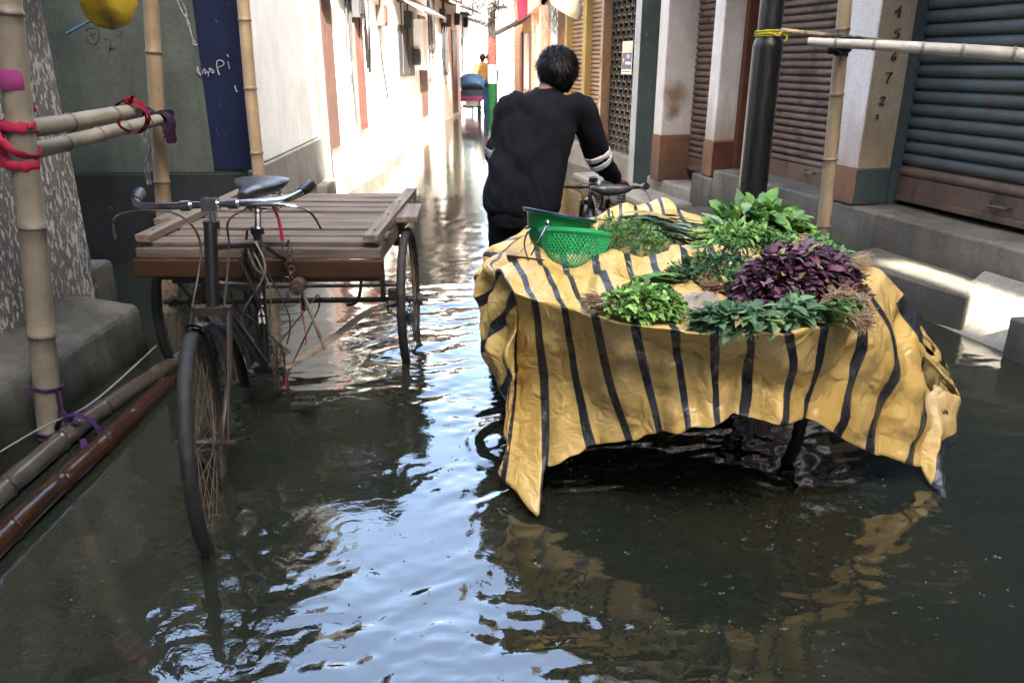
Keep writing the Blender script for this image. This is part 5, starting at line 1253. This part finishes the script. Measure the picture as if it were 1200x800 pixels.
# hairy roots standing out of the rooted bundle
rt = MB(); rs = random.Random(21); c0 = G(985, 375)
for i in range(260):
    a = rs.uniform(0, 6.28); q = rs.random() ** .5 * .055; p0 = c0 + V(q * math.cos(a) * 1.1, q * math.sin(a) * .8, .055 + .05 * (1 - q / .06) * rs.random()); e = p0 + V(rs.uniform(-.03, .03), rs.uniform(-.04, .01), rs.uniform(-.05, .035))
    rt.tube(cat([p0, lerp(p0, e, .5) + V(rs.uniform(-.01, .01), rs.uniform(-.01, .01), rs.uniform(-.005, .012)), e], 5), [.0016, .0015, .0012, .001, .0006], 4)
rb_ = next(o for o in COL.objects if o.name == 'rooted_bunch'); o = rt.build('root_hairs', ST_tan, rb_); o.location = -rb_.location
# crumpled paper wrap between the bunches
b = MB(); c = G(826, 358); n = 15
pts = []
for i in range(n):
    for j in range(n):
        u, v = i / (n - 1) - .5, j / (n - 1) - .5; p = c + V(u * .12, v * .15, .010 + .032 * math.exp(-((u * 3) ** 2 + (v * 2.4) ** 2)))
        pts.append(p + noise.noise_vector(p * 26) * .014 + noise.noise_vector(p * 70) * .007)
b.add(pts, [(i * n + j, i * n + j + 1, (i + 1) * n + j + 1, (i + 1) * n + j) for i in range(n - 1) for j in range(n - 1)])
o = b.build('paper_wrap', plain('newsprint', (.24, .20, .155), .8), None, smooth=False); tag(o, 'crumpled dirty paper wrap on the tarp between coriander and amaranth', 'paper'); md = o.modifiers.new('s', 'SOLIDIFY'); md.thickness = .0012

# ------------------------------------------------------------------ basin, basket, pan
GRN = plain('green_plastic', (.012, .21, .07), .28, var=.15, bmp=.05); GRN2 = plain('green_plastic_light', (.03, .46, .17), .35, var=.15, bmp=.05); RIMB = plain('basin_rim_blue', (.03, .03, .10), .3, bmp=0)
tilt = Matrix.Rotation(R(9), 3, 'Y') @ Matrix.Rotation(R(-8), 3, 'X')
bc = at(650, 287, z=.73)
t = thing('plastic_basin', 'deep green plastic basin with a dark blue rim, behind the perforated basket', 'basin', bc); t.scale = (.9, .9, 1.1)
b = MB(); b.lathe([(.0, 0), (.08, .0), (.09, .004), (.115, .05), (.130, .118), (.146, .122), (.148, .128), (.142, .131), (.130, .127), (.089, .012), (0, .008)], (0, 0, -.03), 40, rot=tilt); b.build('bowl', GRN, t)
b = MB(); b.ring(tilt @ V(0, 0, .129) + V(0, 0, -.03), tilt @ V(0, 0, 1), .146, .0038, 48, 8); b.build('rim', RIMB, t)
kc = at(671, 318, z=.668)
t = thing('plastic_basket', 'light green perforated plastic basket with a wire handle, in front of the basin', 'basket', kc); t.scale = (.92, .92, 1.2)
tilt2 = Matrix.Rotation(R(4), 3, 'Y') @ Matrix.Rotation(R(-12), 3, 'X')
b = MB(); nn, mm = 52, 12; vs = []
for i in range(mm + 1):
    z = .012 + .098 * i / mm; r_ = .082 + .050 * (i / mm) ** .5
    for j in range(nn):
        a = 2 * PI * (j + .5 * (i % 2)) / nn; vs.append(tilt2 @ V(r_ * math.cos(a), r_ * math.sin(a), z))
fs = []
for i in range(mm - 1):
    for j in range(nn):
        o_ = (i % 2); l_ = i * nn; u1 = (i + 1) * nn; u2 = (i + 2) * nn
        # diamond cells
        fs.append((l_ + j, u1 + (j + o_) % nn, u2 + j, u1 + (j - 1 + o_) % nn))
b.add(vs, fs); o = b.build('basket_side', GRN2, t, fix=False); md = o.modifiers.new('w', 'WIREFRAME'); md.thickness = .0052; md.use_even_offset = False
b = MB(); b.lathe([(0, 0), (.080, 0), (.088, .014), (.084, .018), (0, .006)], (0, 0, 0), 40, rot=tilt2); b.lathe([(.126, .100), (.137, .108), (.138, .117), (.128, .118), (.124, .110)], (0, 0, 0), 48, rot=tilt2); b.build('basket_rim', GRN2, t)
b = MB(); b.tube(cat([tilt2 @ V(-.135, .0, .112), V(-.165, -.02, .125), V(-.185, -.04, .09), V(-.17, -.06, .045)], 14), .0032, 6); b.sph(tilt2 @ V(-.11, -.07, .125), .012, 8, 6); b.tube(cat([tilt2 @ V(-.11, -.07, .125), V(-.135, -.10, .11), V(-.165, -.115, .07)], 10), .003, 6); b.build('handle', M_chrome, t)
pc = at(622, 316, z=.668); t = thing('iron_pan', 'dark brown iron scale pan tucked left of the green basket', 'pan', pc)
b = MB(); b.lathe([(0, .0), (.06, .004), (.085, .022), (.092, .040), (.088, .041), (.058, .010), (0, .006)], (0, 0, 0), 32, rot=Matrix.Rotation(R(-14), 3, 'X') @ Matrix.Rotation(R(8), 3, 'Y')); b.build('dish', rustmetal('pan_iron', (.07, .055, .045), (.14, .085, .05), .5, .45, .3, 20), t)
# ================================================================== THE MAN
SKIN = plain('skin', (.13, .065, .042), .55, var=.15, scale=14, bmp=.05); HAIR = plain('hair_black', (.005, .0048, .0052), .5, var=.3, scale=60, bmp=.1, spec=.12)
SHIRT = clothmat('navy_sweatshirt', (.0032, .004, .007), .95, 420, 0, .3); TROU = clothmat('dark_trousers', (.005, .0056, .009), .85, 380, 0, .3); STRIPE = clothmat('white_stripe', (.62, .62, .64), .9, 300, bstr=.2); STRIPE2 = clothmat('grey_stripe', (.16, .16, .18), .9, 300, bstr=.2)
def ell(c, rx, ry, n=24, yaw=0, tilt=None):
    m_ = Matrix.Rotation(yaw, 3, 'Z')
    if tilt is not None: m_ = tilt @ m_
    return [V(c) + m_ @ V(rx * math.cos(a), ry * math.sin(a), 0) for a in [2 * PI * i / n for i in range(n)]]
def make_man(name, label, loc, rz, J, scale=1, detail=True, shirt=SHIRT, trou=TROU, group=None):
    """J: joints in local metres (facing +y): hip, chest, neck, head, shoulders/elbows/wrists L R, knees/ankles L R"""
    t = thing(name, label, 'person', loc, rz); t.scale = (scale,) * 3
    hip, ch, nk, hd = J['hip'], J['chest'], J['neck'], J['head']
    vox = .011 if detail else .022
    # one continuous body: head, neck, trunk, arms with hands, legs
    b = MB()
    b.loft([ell(hip + V(0, 0, -.06), .14, .10), ell(hip + V(0, 0, .06), .15, .105), ell(lerp(hip, ch, .5), .14, .095), ell(ch, .165, .11), ell(lerp(ch, nk, .6), .15, .085), ell(lerp(ch, nk, .9), .07, .06)])
    b.tube([nk + V(0, -.01, -.05), nk, lerp(nk, hd, .55)], [.062, .056, .054], 14)
    hs = J.get('headrot', Matrix.Identity(3))
    b.sph(hd + hs @ V(0, -.008, .015), (.077, .094, .098), 20, 14, rot=hs); b.sph(hd + hs @ V(0, .035, -.05), (.058, .058, .066), 16, 12, rot=hs)
    b.tube([hd + hs @ V(0, .085, .015), hd + hs @ V(0, .112, -.022)], [.010, .017], 8)
    b.sph(hd + hs @ V(0, .09, -.058), (.024, .014, .012), 8, 6, rot=hs); b.sph(hd + hs @ V(0, .076, -.1), (.024, .02, .018), 8, 6, rot=hs)
    for s in (-1, 1): b.sph(hd + hs @ V(s * .078, -.012, -.008), (.014, .022, .033), 10, 8, rot=hs); b.sph(hd + hs @ V(s * .033, .083, .035), (.022, .012, .009), 8, 6, rot=hs)
    for s in 'LR':
        sh, el_, wr = J['sh' + s], J['el' + s], J['wr' + s]
        b.tube(cat([sh, lerp(sh, el_, .5), el_, lerp(el_, wr, .5), wr], 13), [lerp(.052, .040, i / 6) if i < 7 else lerp(.041, .027, (i - 6) / 6) for i in range(13)], 14)
        kn, an = J['kn' + s], J['an' + s]; hj = hip + V(-.085 if s == 'L' else .085, 0, -.04)
        b.tube(cat([hj, lerp(hj, kn, .5), kn, lerp(kn, an, .4), an], 13), [lerp(.085, .055, i / 6) if i < 7 else lerp(.056, .038, (i - 6) / 6) for i in range(13)], 14)
        b.sph(an + V(0, .06, -.03), (.042, .115, .032), 12, 8)
        # hand: palm, four curled fingers, thumb; closing on the bar below/ahead
        d = (wr - el_).normalized(); gp = J.get('grip' + s)
        fw = V(0, 1, 0) if gp is None else (gp - wr).normalized(); sd = V(1, 0, 0) if s == 'R' else V(-1, 0, 0)
        sd = (sd - fw * sd.dot(fw)).normalized(); up = sd.cross(fw) if s == 'R' else fw.cross(sd)
        pc_ = wr + fw * .052
        b.tube([wr, wr + fw * .03, pc_ + fw * .035], [.024, .030, .027], 12, flat=.62, up0=up if abs(up.dot(fw)) < .9 else None)
        for k in range(4):
            L_ = (.036, .041, .039, .031)[k]; base = wr + fw * .078 + sd * (.027 - .018 * k)
            p1 = base + fw * L_ * .8 - up * .010; p2 = p1 + fw * L_ * .25 - up * L_ * .62; p3 = p2 - fw * L_ * .55 - up * L_ * .15
            b.tube([base - fw * .02, base, p1, p2, p3], [.0095, .0095, .009, .0085, .0075], 8)
        tb = wr + fw * .03 - sd * .026; b.tube([tb, tb - sd * .018 + fw * .03 - up * .01, tb - sd * .010 + fw * .05 - up * .032], [.012, .011, .009], 8)
    body = b.build('body', SKIN, t, auto=0); remesh(body, .0075 if detail else .018, 3)
    # sweatshirt
    def dsp(co, no):
        k = J['fold']; a = noise.noise(V(co.x * 6, co.y * 6, co.z * 2.2)); c = noise.noise(V(co.x * 15 + co.z * 5, co.y * 15, co.z * 4.5 - co.x * 4)); 
        low = max(0, min(1, (hip.z + .12 - co.z) / .2)); dg = math.sin((co.z * .8 + co.x * .9) * 30 + 3 * a)
        return k * (.009 * a + .009 * (abs(c) - .25) * 2 + .006 * dg * max(0, min(1, .35 + 1.5 * a)) + .006 * low * noise.noise(V(co.x * 20, co.y * 20, co.z * 5)))
    b = MB()
    b.loft([ell(c, rx, ry, 32) for c, rx, ry in J['shirt']])
    for s in 'LR':
        sh, el_, wr = J['sh' + s], J['el' + s], J['wr' + s]; cu = lerp(el_, wr, .93)
        b.tube(cat([lerp(sh, V(ch.x, ch.y, sh.z), .35), sh, lerp(sh, el_, .5), el_, lerp(el_, wr, .5), cu], 17), [.07, .076, .079, .077, .074, .071, .068, .066, .064, .064, .062, .060, .057, .053, .049, .047, .043], 18)
    shirt_o = b.build('sweatshirt', shirt, t, auto=0); remesh(shirt_o, vox, 5, dsp)
    if detail:
        for s in 'LR':
            el_, sh, wr = J['el' + s], J['sh' + s], J['wr' + s]
            path = cat([lerp(sh, V(ch.x, ch.y, sh.z), .35), sh, lerp(sh, el_, .5), el_, lerp(el_, wr, .5), lerp(el_, wr, .93)], 101)
            for f in J['stripe' + s]:
                i = int(f * 100); w_ = 2
                sb = MB(); seg = path[i - w_:i + w_ + 1]; sb.tube(seg, [J['striper' + s]] * len(seg), 40, cap=False)
                so_ = sb.build('sleeve_stripe', STRIPE if s == 'R' else STRIPE2, shirt_o)
                sw = so_.modifiers.new('w', 'SHRINKWRAP'); sw.target = shirt_o; sw.offset = .0022; sw.wrap_method = 'NEAREST_SURFACEPOINT'; sw.wrap_mode = 'OUTSIDE_SURFACE'
                sd_ = so_.modifiers.new('d', 'SOLIDIFY'); sd_.thickness = .0015; sd_.offset = 1
        hb = MB(); c0, rx0, ry0 = J['shirt'][1]
        hb.loft([ell(V(c0.x, c0.y, c0.z + z_), rx0 + .004, ry0 + .004, 64) for z_ in (-.022, -.018, .0, .022, .036)], cap=False)
        ho = hb.build('hem_band', shirt, shirt_o); sw = ho.modifiers.new('w', 'SHRINKWRAP'); sw.target = shirt_o; sw.offset = .003; sw.wrap_method = 'NEAREST_SURFACEPOINT'; sw.wrap_mode = 'OUTSIDE_SURFACE'
        # ribbed neck band
        nb = MB(); nb.ring(nk + V(0, -.005, -.012), V(0, -.35, 1), .066, .010, 32, 8, flat=1.6); nb.build('neck_band', shirt, shirt_o)
    # trousers
    b = MB(); b.loft([ell(hip + V(0, 0, z), rx, ry, 28) for z, rx, ry in ((.12, .165, .115), (.04, .178, .13), (-.04, .182, .135), (-.10, .17, .125))])
    for s in 'LR':
        kn, an = J['kn' + s], J['an' + s]; hj = hip + V(-.088 if s == 'L' else .088, 0, -.05)
        b.tube(cat([hj + V(0, 0, .05), hj, lerp(hj, kn, .5), kn, lerp(kn, an, .5), an + V(0, 0, .03)], 16), [.085, .092, .096, .094, .09, .086, .082, .079, .077, .075, .073, .071, .069, .067, .065, .064], 18)
    tr = b.build('trousers', trou, t, auto=0); remesh(tr, vox, 4, lambda co, no: J['fold'] * (.006 * noise.noise(co * 13) + .006 * (abs(noise.noise(V(co.x * 9, co.y * 9, co.z * 24))) - .2)))
    # hair: cap plus locks
    b = MB(); rs = random.Random(8)
    b.sph(hd + hs @ V(0, -.018, .034), (.088, .096, .093), 24, 16, rot=hs)
    b.sph(hd + hs @ V(0, -.05, -.02), (.07, .055, .07), 18, 12, rot=hs)
    for i in range(70):
        th, ph = rs.uniform(-PI, PI), math.acos(rs.uniform(-.3, 1)); q = V(math.sin(ph) * math.sin(th), -math.sin(ph) * math.cos(th), math.cos(ph))
        if q.y > .4 and q.z < .5: continue
        p = V(q.x * .088, -.02 + q.y * .096, .034 + q.z * .092); fl = V(rs.uniform(-.5, .5), -.2, -1); fl = (fl - q * fl.dot(q)).normalized(); b.tube([hd + hs @ x_ for x_ in (p - fl * .02, p + q * .006, p + fl * .03 + q * .006)], [.004, .012, .003], 6)
    hr = b.build('hair', HAIR, t, auto=0); remesh(hr, .008 if detail else .015, 2, lambda co, no: .010 * noise.noise(co * 26) + .005 * noise.noise(V(co.x * 90, co.y * 90, co.z * 25)))
    if detail:
        k = MB()
        for i in range(5200):
            th, ph = rs.uniform(-PI, PI), math.acos(rs.uniform(-.62, 1))
            n_ = V(math.sin(ph) * math.sin(th), -math.sin(ph) * math.cos(th), math.cos(ph))
            if n_.y > .45 and n_.z < .45: continue
            p = V(n_.x * .095, -.022 + n_.y * .103, .034 + n_.z * .099)
            if n_.z < -.35: p.y += .01
            fl = (V(0, 0, -1) + V(rs.uniform(-.45, .45), rs.uniform(-.3, .3), 0) - n_ * 0); fl = (fl - n_ * fl.dot(n_)); 
            if fl.length < .05: fl = V(rs.uniform(-1, 1), rs.uniform(-1, 1), 0)
            fl.normalize(); L_ = rs.uniform(.03, .065); lf = rs.uniform(.05, .45) if rs.random() < .93 else rs.uniform(.5, 1.0)
            q0, q1, q2 = p - n_ * .004, p + fl * L_ * .5 + n_ * L_ * lf * .5, p + fl * L_ + n_ * L_ * lf * .35
            sdv = fl.cross(n_).normalized() * rs.uniform(.0015, .0036)
            k.add([hd + hs @ q for q in (q0 - sdv, q0 + sdv, q1 + sdv * .8, q2, q1 - sdv * .8)], [(0, 1, 2, 4), (4, 2, 3)])
        k.build('hair_locks', HAIR, hr, auto=0, fix=False)
    return t
# surveyed joints (world), then made local to the feet
base = V(.22, 3.95, -.12)
Wd = dict(hip=V(.215, 3.93, .66), chest=V(.30, 4.02, 1.02), neck=V(.345, 4.065, 1.20), head=at(652, 88, Y=4.12),
    shL=at(597, 128, Y=4.04), elL=at(583, 186, Y=4.06), wrL=V(.40, 4.36, .80), shR=at(683, 130, Y=4.03), elR=at(701, 184, Y=4.10), wrR=at(722, 211, Y=4.33),
    knL=V(.125, 4.0, .30), anL=V(.12, 3.93, -.05), knR=V(.31, 4.06, .30), anR=V(.32, 4.16, -.05))
J = {k: v_ - base for k, v_ in Wd.items()}
J['gripR'] = at(733, 216, Y=4.42) - base; J['gripL'] = V(.44, 4.46, .78) - base
J['headrot'] = Matrix.Rotation(R(14), 3, 'Z') @ Matrix.Rotation(R(-6), 3, 'Y'); J['fold'] = 1.0
J['shirt'] = [(V(x, y, z) - base, rx * (1.05 if z < 1.17 else 1), ry) for x, y, z, rx, ry in ((.212, 3.925, .615, .168, .120), (.212, 3.925, .632, .183, .132), (.215, 3.93, .66, .193, .142), (.225, 3.945, .74, .196, .145), (.245, 3.965, .84, .192, .140), (.268, 3.99, .94, .190, .134), (.29, 4.015, 1.03, .193, .125), (.308, 4.035, 1.10, .188, .112), (.322, 4.048, 1.15, .165, .098), (.334, 4.058, 1.185, .12, .082), (.343, 4.066, 1.21, .078, .068), (.348, 4.07, 1.228, .066, .062))]
J['stripeR'] = (.575, .625); J['striperR'] = .078; J['stripeL'] = (.545, .595); J['striperL'] = .078
man = make_man('person', 'man in a dark navy sweatshirt with white sleeve stripes, pushing the vegetable cart', base, 0, J)
# ================================================================== THINGS FAR DOWN THE LANE
def at0(x, y, Y): return at(x, y, Y=Y)
# pedal rickshaw
HOODB = plain('hood_blue', (.008, .06, .16), .5); SEATB = plain('rick_blue', (.008, .016, .05), .5); PNK = plain('rick_pink', (.16, .025, .085), .6); RSIL = plain('rick_pale', (.22, .22, .22), .5)
rp = V(-.18, 22.4, -.12)
rk = thing('pedal_rickshaw', 'pedal rickshaw with a blue hood and pink panel, seen from behind far down the lane', 'rickshaw', rp); rk.scale = (.74, .86, .76)
def simple_wheel(par, c, rad, name='wheel', mat=None):
    b = MB(); b.ring((0, 0, 0), (1, 0, 0), rad, .022, 28, 6)
    for i in range(14): a = 2 * PI * i / 14; b.tube([(0, 0, 0), (0, rad * math.cos(a), rad * math.sin(a))], .004, 4)
    b.tube([(-.06, 0, 0), (.06, 0, 0)], .03, 8)
    o = b.build(name, mat or M_tyre, par); o.location = c; return o
for s in (-1, 1): simple_wheel(rk, (s * .48, 0, .36), .36)
simple_wheel(rk, (0, 1.5, .36), .36, 'front_wheel')
b = MB(); b.tube([(-.52, 0, .36), (.52, 0, .36)], .025, 8); b.box((0, .2, .42), (.7, .7, .05)); b.tube([(0, .4, .42), (0, 1.2, .4), (0, 1.35, .85)], .025, 8); b.tube([(0, 1.5, .36), (0, 1.32, .95)], .025, 8); b.tube([(-.25, 1.2, 1.0), (0, 1.32, .98), (.25, 1.2, 1.0)], .018, 6); b.sph((0, .85, .95), (.1, .14, .04), 10, 6)
b.build('frame', M_black, rk)
b = MB(); b.box((0, -.12, .78), (.86, .08, .34)); b.box((0, .15, .62), (.84, .5, .10)); b.build('seat', SEATB, rk, bevel=.02, smooth=False)
b = MB(); b.box((0, -.02, 1.16), (.80, .03, .50)); b.build('hood_shade_panel', M_black, rk, smooth=False)  # black panel stands in for the shade inside the hood
b = MB(); b.box((0, -.175, .68), (.80, .03, .16)); b.build('rear_panel', PNK, rk, smooth=False, bevel=.01)
b = MB(); b.box((0, -.14, .50), (.5, .03, .18)); b.build('number_board', RSIL, rk, smooth=False)
b = MB(); n = 12; pr = [(.47 * math.cos(a), .42 * math.sin(a)) for a in [PI * i / n for i in range(n + 1)]]
vs = []; m_ = 7
for j in range(m_):
    q = j / (m_ - 1); th = R(100) * q
    for (x, z) in pr: vs.append((x, -.22 + .75 * (1 - math.cos(th)) * .55, .98 + .30 * math.sin(th) + z * (.55 + .45 * math.sin(th)) * .62))
b.add(vs, [(j * (n + 1) + i, j * (n + 1) + i + 1, (j + 1) * (n + 1) + i + 1, (j + 1) * (n + 1) + i) for j in range(m_ - 1) for i in range(n)])
o = b.build('hood', HOODB, rk); md = o.modifiers.new('s', 'SOLIDIFY'); md.thickness = .02
b = MB()
for x in (-.44, .44):
    b = MB(); b.tube([(x, .1, .65), (x, -.2, 1.0), (x * .95, -.1, 1.3)], .014, 6); b.tube([(x, .1, .65), (x * .95, .35, 1.25)], .014, 6); b.build('hood_frame', M_black, rk)
# parked bicycles left of the rickshaw
def bicycle(label, loc, rz):
    t = thing('bicycle', label, 'bicycle', loc, rz); 
    for y in (0, 1.05): simple_wheel(t, (0, y, .34), .33)
    b = MB()
    for p, q in (((0, 0, .34), (0, .42, .3)), ((0, .42, .3), (0, .3, .85)), ((0, .3, .78), (0, .85, .82)), ((0, .42, .3), (0, .86, .72)), ((0, 0, .34), (0, .3, .78)), ((0, 1.05, .34), (0, .84, .95))): b.tube([p, q], .016, 6)
    b.build('frame', M_steel, t)
    b = MB(); b.tube([(-.26, .72, 1.0), (-.1, .86, .98), (.1, .86, .98), (.26, .72, 1.0)], .013, 6); b.build('handlebar', M_chrome, t)
    b = MB(); b.sph((0, .28, .9), (.08, .14, .03), 10, 6); b.build('saddle', M_black, t); return t
bicycle('parked bicycle standing by the left houses beside the blue rickshaw', (-.80, 20.8, -.12), R(8))
bicycle('second bicycle leaning at the left houses, farther than the rickshaw', (-1.12, 23.6, -.12), R(-14))
# people in the distance
def Jst(sw=.1, arm=.0):
    z = lambda x, y, h: V(x, y, h)
    d = dict(hip=z(0, 0, .92), chest=z(0, .01, 1.24), neck=z(0, .0, 1.44), head=z(0, .015, 1.56), shL=z(-.18, 0, 1.38), elL=z(-.24, .02, 1.12), wrL=z(-.22, .12, .9), shR=z(.18, 0, 1.38), elR=z(.24, .02 + arm, 1.12), wrR=z(.2, .14 + arm, .92), knL=z(-.1, .04 + sw, .50), anL=z(-.1, sw * .6, .08), knR=z(.1, .04, .50), anR=z(.1, -sw, .08), fold=1.0)
    d['shirt'] = [(z(0, 0, h), rx, ry) for h, rx, ry in ((.86, .175, .125), (.95, .18, .13), (1.1, .175, .12), (1.25, .19, .125), (1.36, .185, .11), (1.42, .11, .08), (1.45, .07, .06))]
    return d
C1 = clothmat('ochre_shirt', (.16, .09, .03), .9); C2 = clothmat('blue_lungi', (.015, .04, .13), .9); C3 = clothmat('dark_shirt', (.05, .06, .09), .9)
make_man('person', 'small distant figure in an ochre shirt beside the blue rickshaw', (.13, 23.5, -.12), R(20), Jst(.05), 1, False, C1, C2)
make_man('person', 'small distant figure in dark clothes walking near the painted utility pole', (.33, 24.6, -.12), R(-160), Jst(.12, .05), 1, False, C3, C2)
# utility pole painted in bands, with cables
ug = at(577, 133, z=0); uy = 23.5; ux = at(577, 100, Y=uy).x
up_ = thing('utility_pole', 'concrete utility pole painted green, white and pink, carrying tangled cables', 'utility pole', (ux, uy, -.12))
zz = [at(577, y, Y=uy).z + .12 for y in (125, 98, 76, 42)]
UP = [plain('band_green', (.008, .10, .035), .6), plain('band_white', (.7, .7, .68), .7), plain('band_pink', (.26, .10, .085), .7), plain('pole_grey', (.07, .06, .06), .8)]
zs = [0, zz[1], zz[2], zz[3], 6.5]
for i in range(4):
    b = MB(); r_ = .155 - .012 * i; b.lathe([(r_, zs[i]), (r_ - .006, zs[i + 1])], (0, 0, 0), 18, cap=True); b.build(('green_band', 'white_band', 'pink_band', 'shaft')[i], UP[i], up_)
b = MB()
for z in (2.9, 3.3): b.box((0, -.05, z), (.9, .06, .07))
for i in range(10): b.lathe([(.02, 0), (.035, .03), (.02, .06)], (-.4 + .09 * i, -.05, 3.34 if i % 2 else 2.94), 8, cap=True)
b.build('cross_arm', UP[3], up_)
rs = random.Random(11)
b = MB()
for i in range(9):
    p = cat([V(rs.uniform(-.2, .2), -.1, rs.uniform(2.4, 3.2)), V(rs.uniform(-.5, .5), -.2, rs.uniform(2.3, 2.9)), V(rs.uniform(-.3, .3), -.15, rs.uniform(2.5, 3.4)), V(rs.uniform(-.2, .2), -.1, rs.uniform(2.0, 3.3))], 16); b.tube(p, .012, 5)
b.build('cable_coil', M_black, up_)
for i, (pa, pb, sag) in enumerate((((ux - .3, uy, 3.1), (-1.45, 9.0, 3.9), .7), ((ux - .35, uy, 2.85), (-1.5, 17, 3.6), .45), ((ux + .3, uy, 3.1), (1.3, 10.5, 3.4), .6), ((ux + .35, uy, 2.85), (1.0, 14, 2.9), .3), ((ux - .3, uy, 3.0), (-1.4, 30, 3.5), .3))):
    pa, pb = V(pa), V(pb); b = MB(); b.tube([lerp(pa, pb, k / 14) - V(0, 0, sag * 4 * (k / 14) * (1 - k / 14)) for k in range(15)], .012, 5)
    tag(b.build('overhead_cable', M_black), ['long overhead cable to the near left cornice', 'short overhead cable to the left tin awning house', 'long overhead cable to the tan shutters', 'short overhead cable to the peach orange house', 'overhead cable running on to the last left house'][i], 'cable')
# cream lamp shade hanging by the tan shutters
lc_ = at(668, 2, Y=9.6); ls = thing('hanging_lamp', 'cream dish lamp shade on a black bracket beside the tan shutters', 'lamp', lc_)
b = MB(); b.lathe([(.02, .10), (.06, .09), (.17, .0), (.20, -.10), (.19, -.105), (.16, -.02), (.05, .07), (.0, .075)], (0, 0, 0), 24, rot=Matrix.Rotation(R(28), 3, 'Y') @ Matrix.Rotation(R(18), 3, 'X')); b.build('lamp_shade', plain('shade_cream', (.62, .55, .42), .5), ls)
b = MB(); b.tube([(0, 0, .1), (.1, .02, .25), (.3, .08, .3)], .014, 6); b.tube([(-.2, -.02, .03), (.2, .0, .03)], .01, 6); b.build('bracket', M_black, ls)
b = MB(); b.sph((0, 0, -.06), (.035, .035, .05), 10, 8); b.build('bulb', M_steel, ls)
# hanging fronds of torn net / leaves next to the lamp
b = MB(); rs = random.Random(5); c = at(652, 4, Y=9.9)
for i in range(40):
    p = c + V(rs.uniform(-.12, .12), rs.uniform(-.1, .1), rs.uniform(-.05, .15)); b.tube(cat([p, p + V(rs.uniform(-.05, .05), 0, -.12), p + V(rs.uniform(-.10, .14), 0, -.25 - .2 * rs.random())], 6), .008, 4, flat=.3)
tag(b.build('dried_garland', plain('garland', (.20, .21, .16), .8)), 'bundle of dried hanging garland strands beside the cream lamp shade', 'garland')
# ================================================================== BUBBLES AND FOAM ON THE WATER
b = MB(); rs = random.Random(17)
def bub(x, y, r): b.sph((x, y, r * .15), r, 7, 5)
for i in range(520):
    k = rs.random()
    if k < .45: x, y = rs.gauss(1.0, .38), rs.gauss(1.95, .38)
    elif k < .8: x, y = rs.uniform(-.6, .9), rs.uniform(1.25, 2.6)
    else: x, y = rs.uniform(-1.2, 1.6), rs.uniform(1.2, 3.2)
    if y < 1.15: continue
    r = rs.uniform(.0016, .0042) * (1.5 if rs.random() < .08 else 1)
    for q in range(rs.choice((1, 1, 1, 2, 3))): bub(x + q * r * 1.6, y + rs.uniform(-1, 1) * r * 1.5, r * rs.uniform(.6, 1))
for (cx, cy, n) in ((1.07, 2.40, 150), (.22, 2.55, 70)):
    for i in range(n):
        a = rs.uniform(0, 6.28); d = .03 + abs(rs.gauss(0, .085)); bub(cx + d * math.cos(a) * 1.3, cy + d * math.sin(a) - .03, rs.uniform(.0015, .0045))
bm_, nt, bs = newmat('foam_bubble'); bs.inputs['Base Color'].default_value = (.28, .29, .28, 1); bs.inputs['Roughness'].default_value = .08; bs.inputs['Transmission Weight'].default_value = .55; bs.inputs['IOR'].default_value = 1.2
tag(b.build('bubbles', bm_, auto=0), kind='stuff')
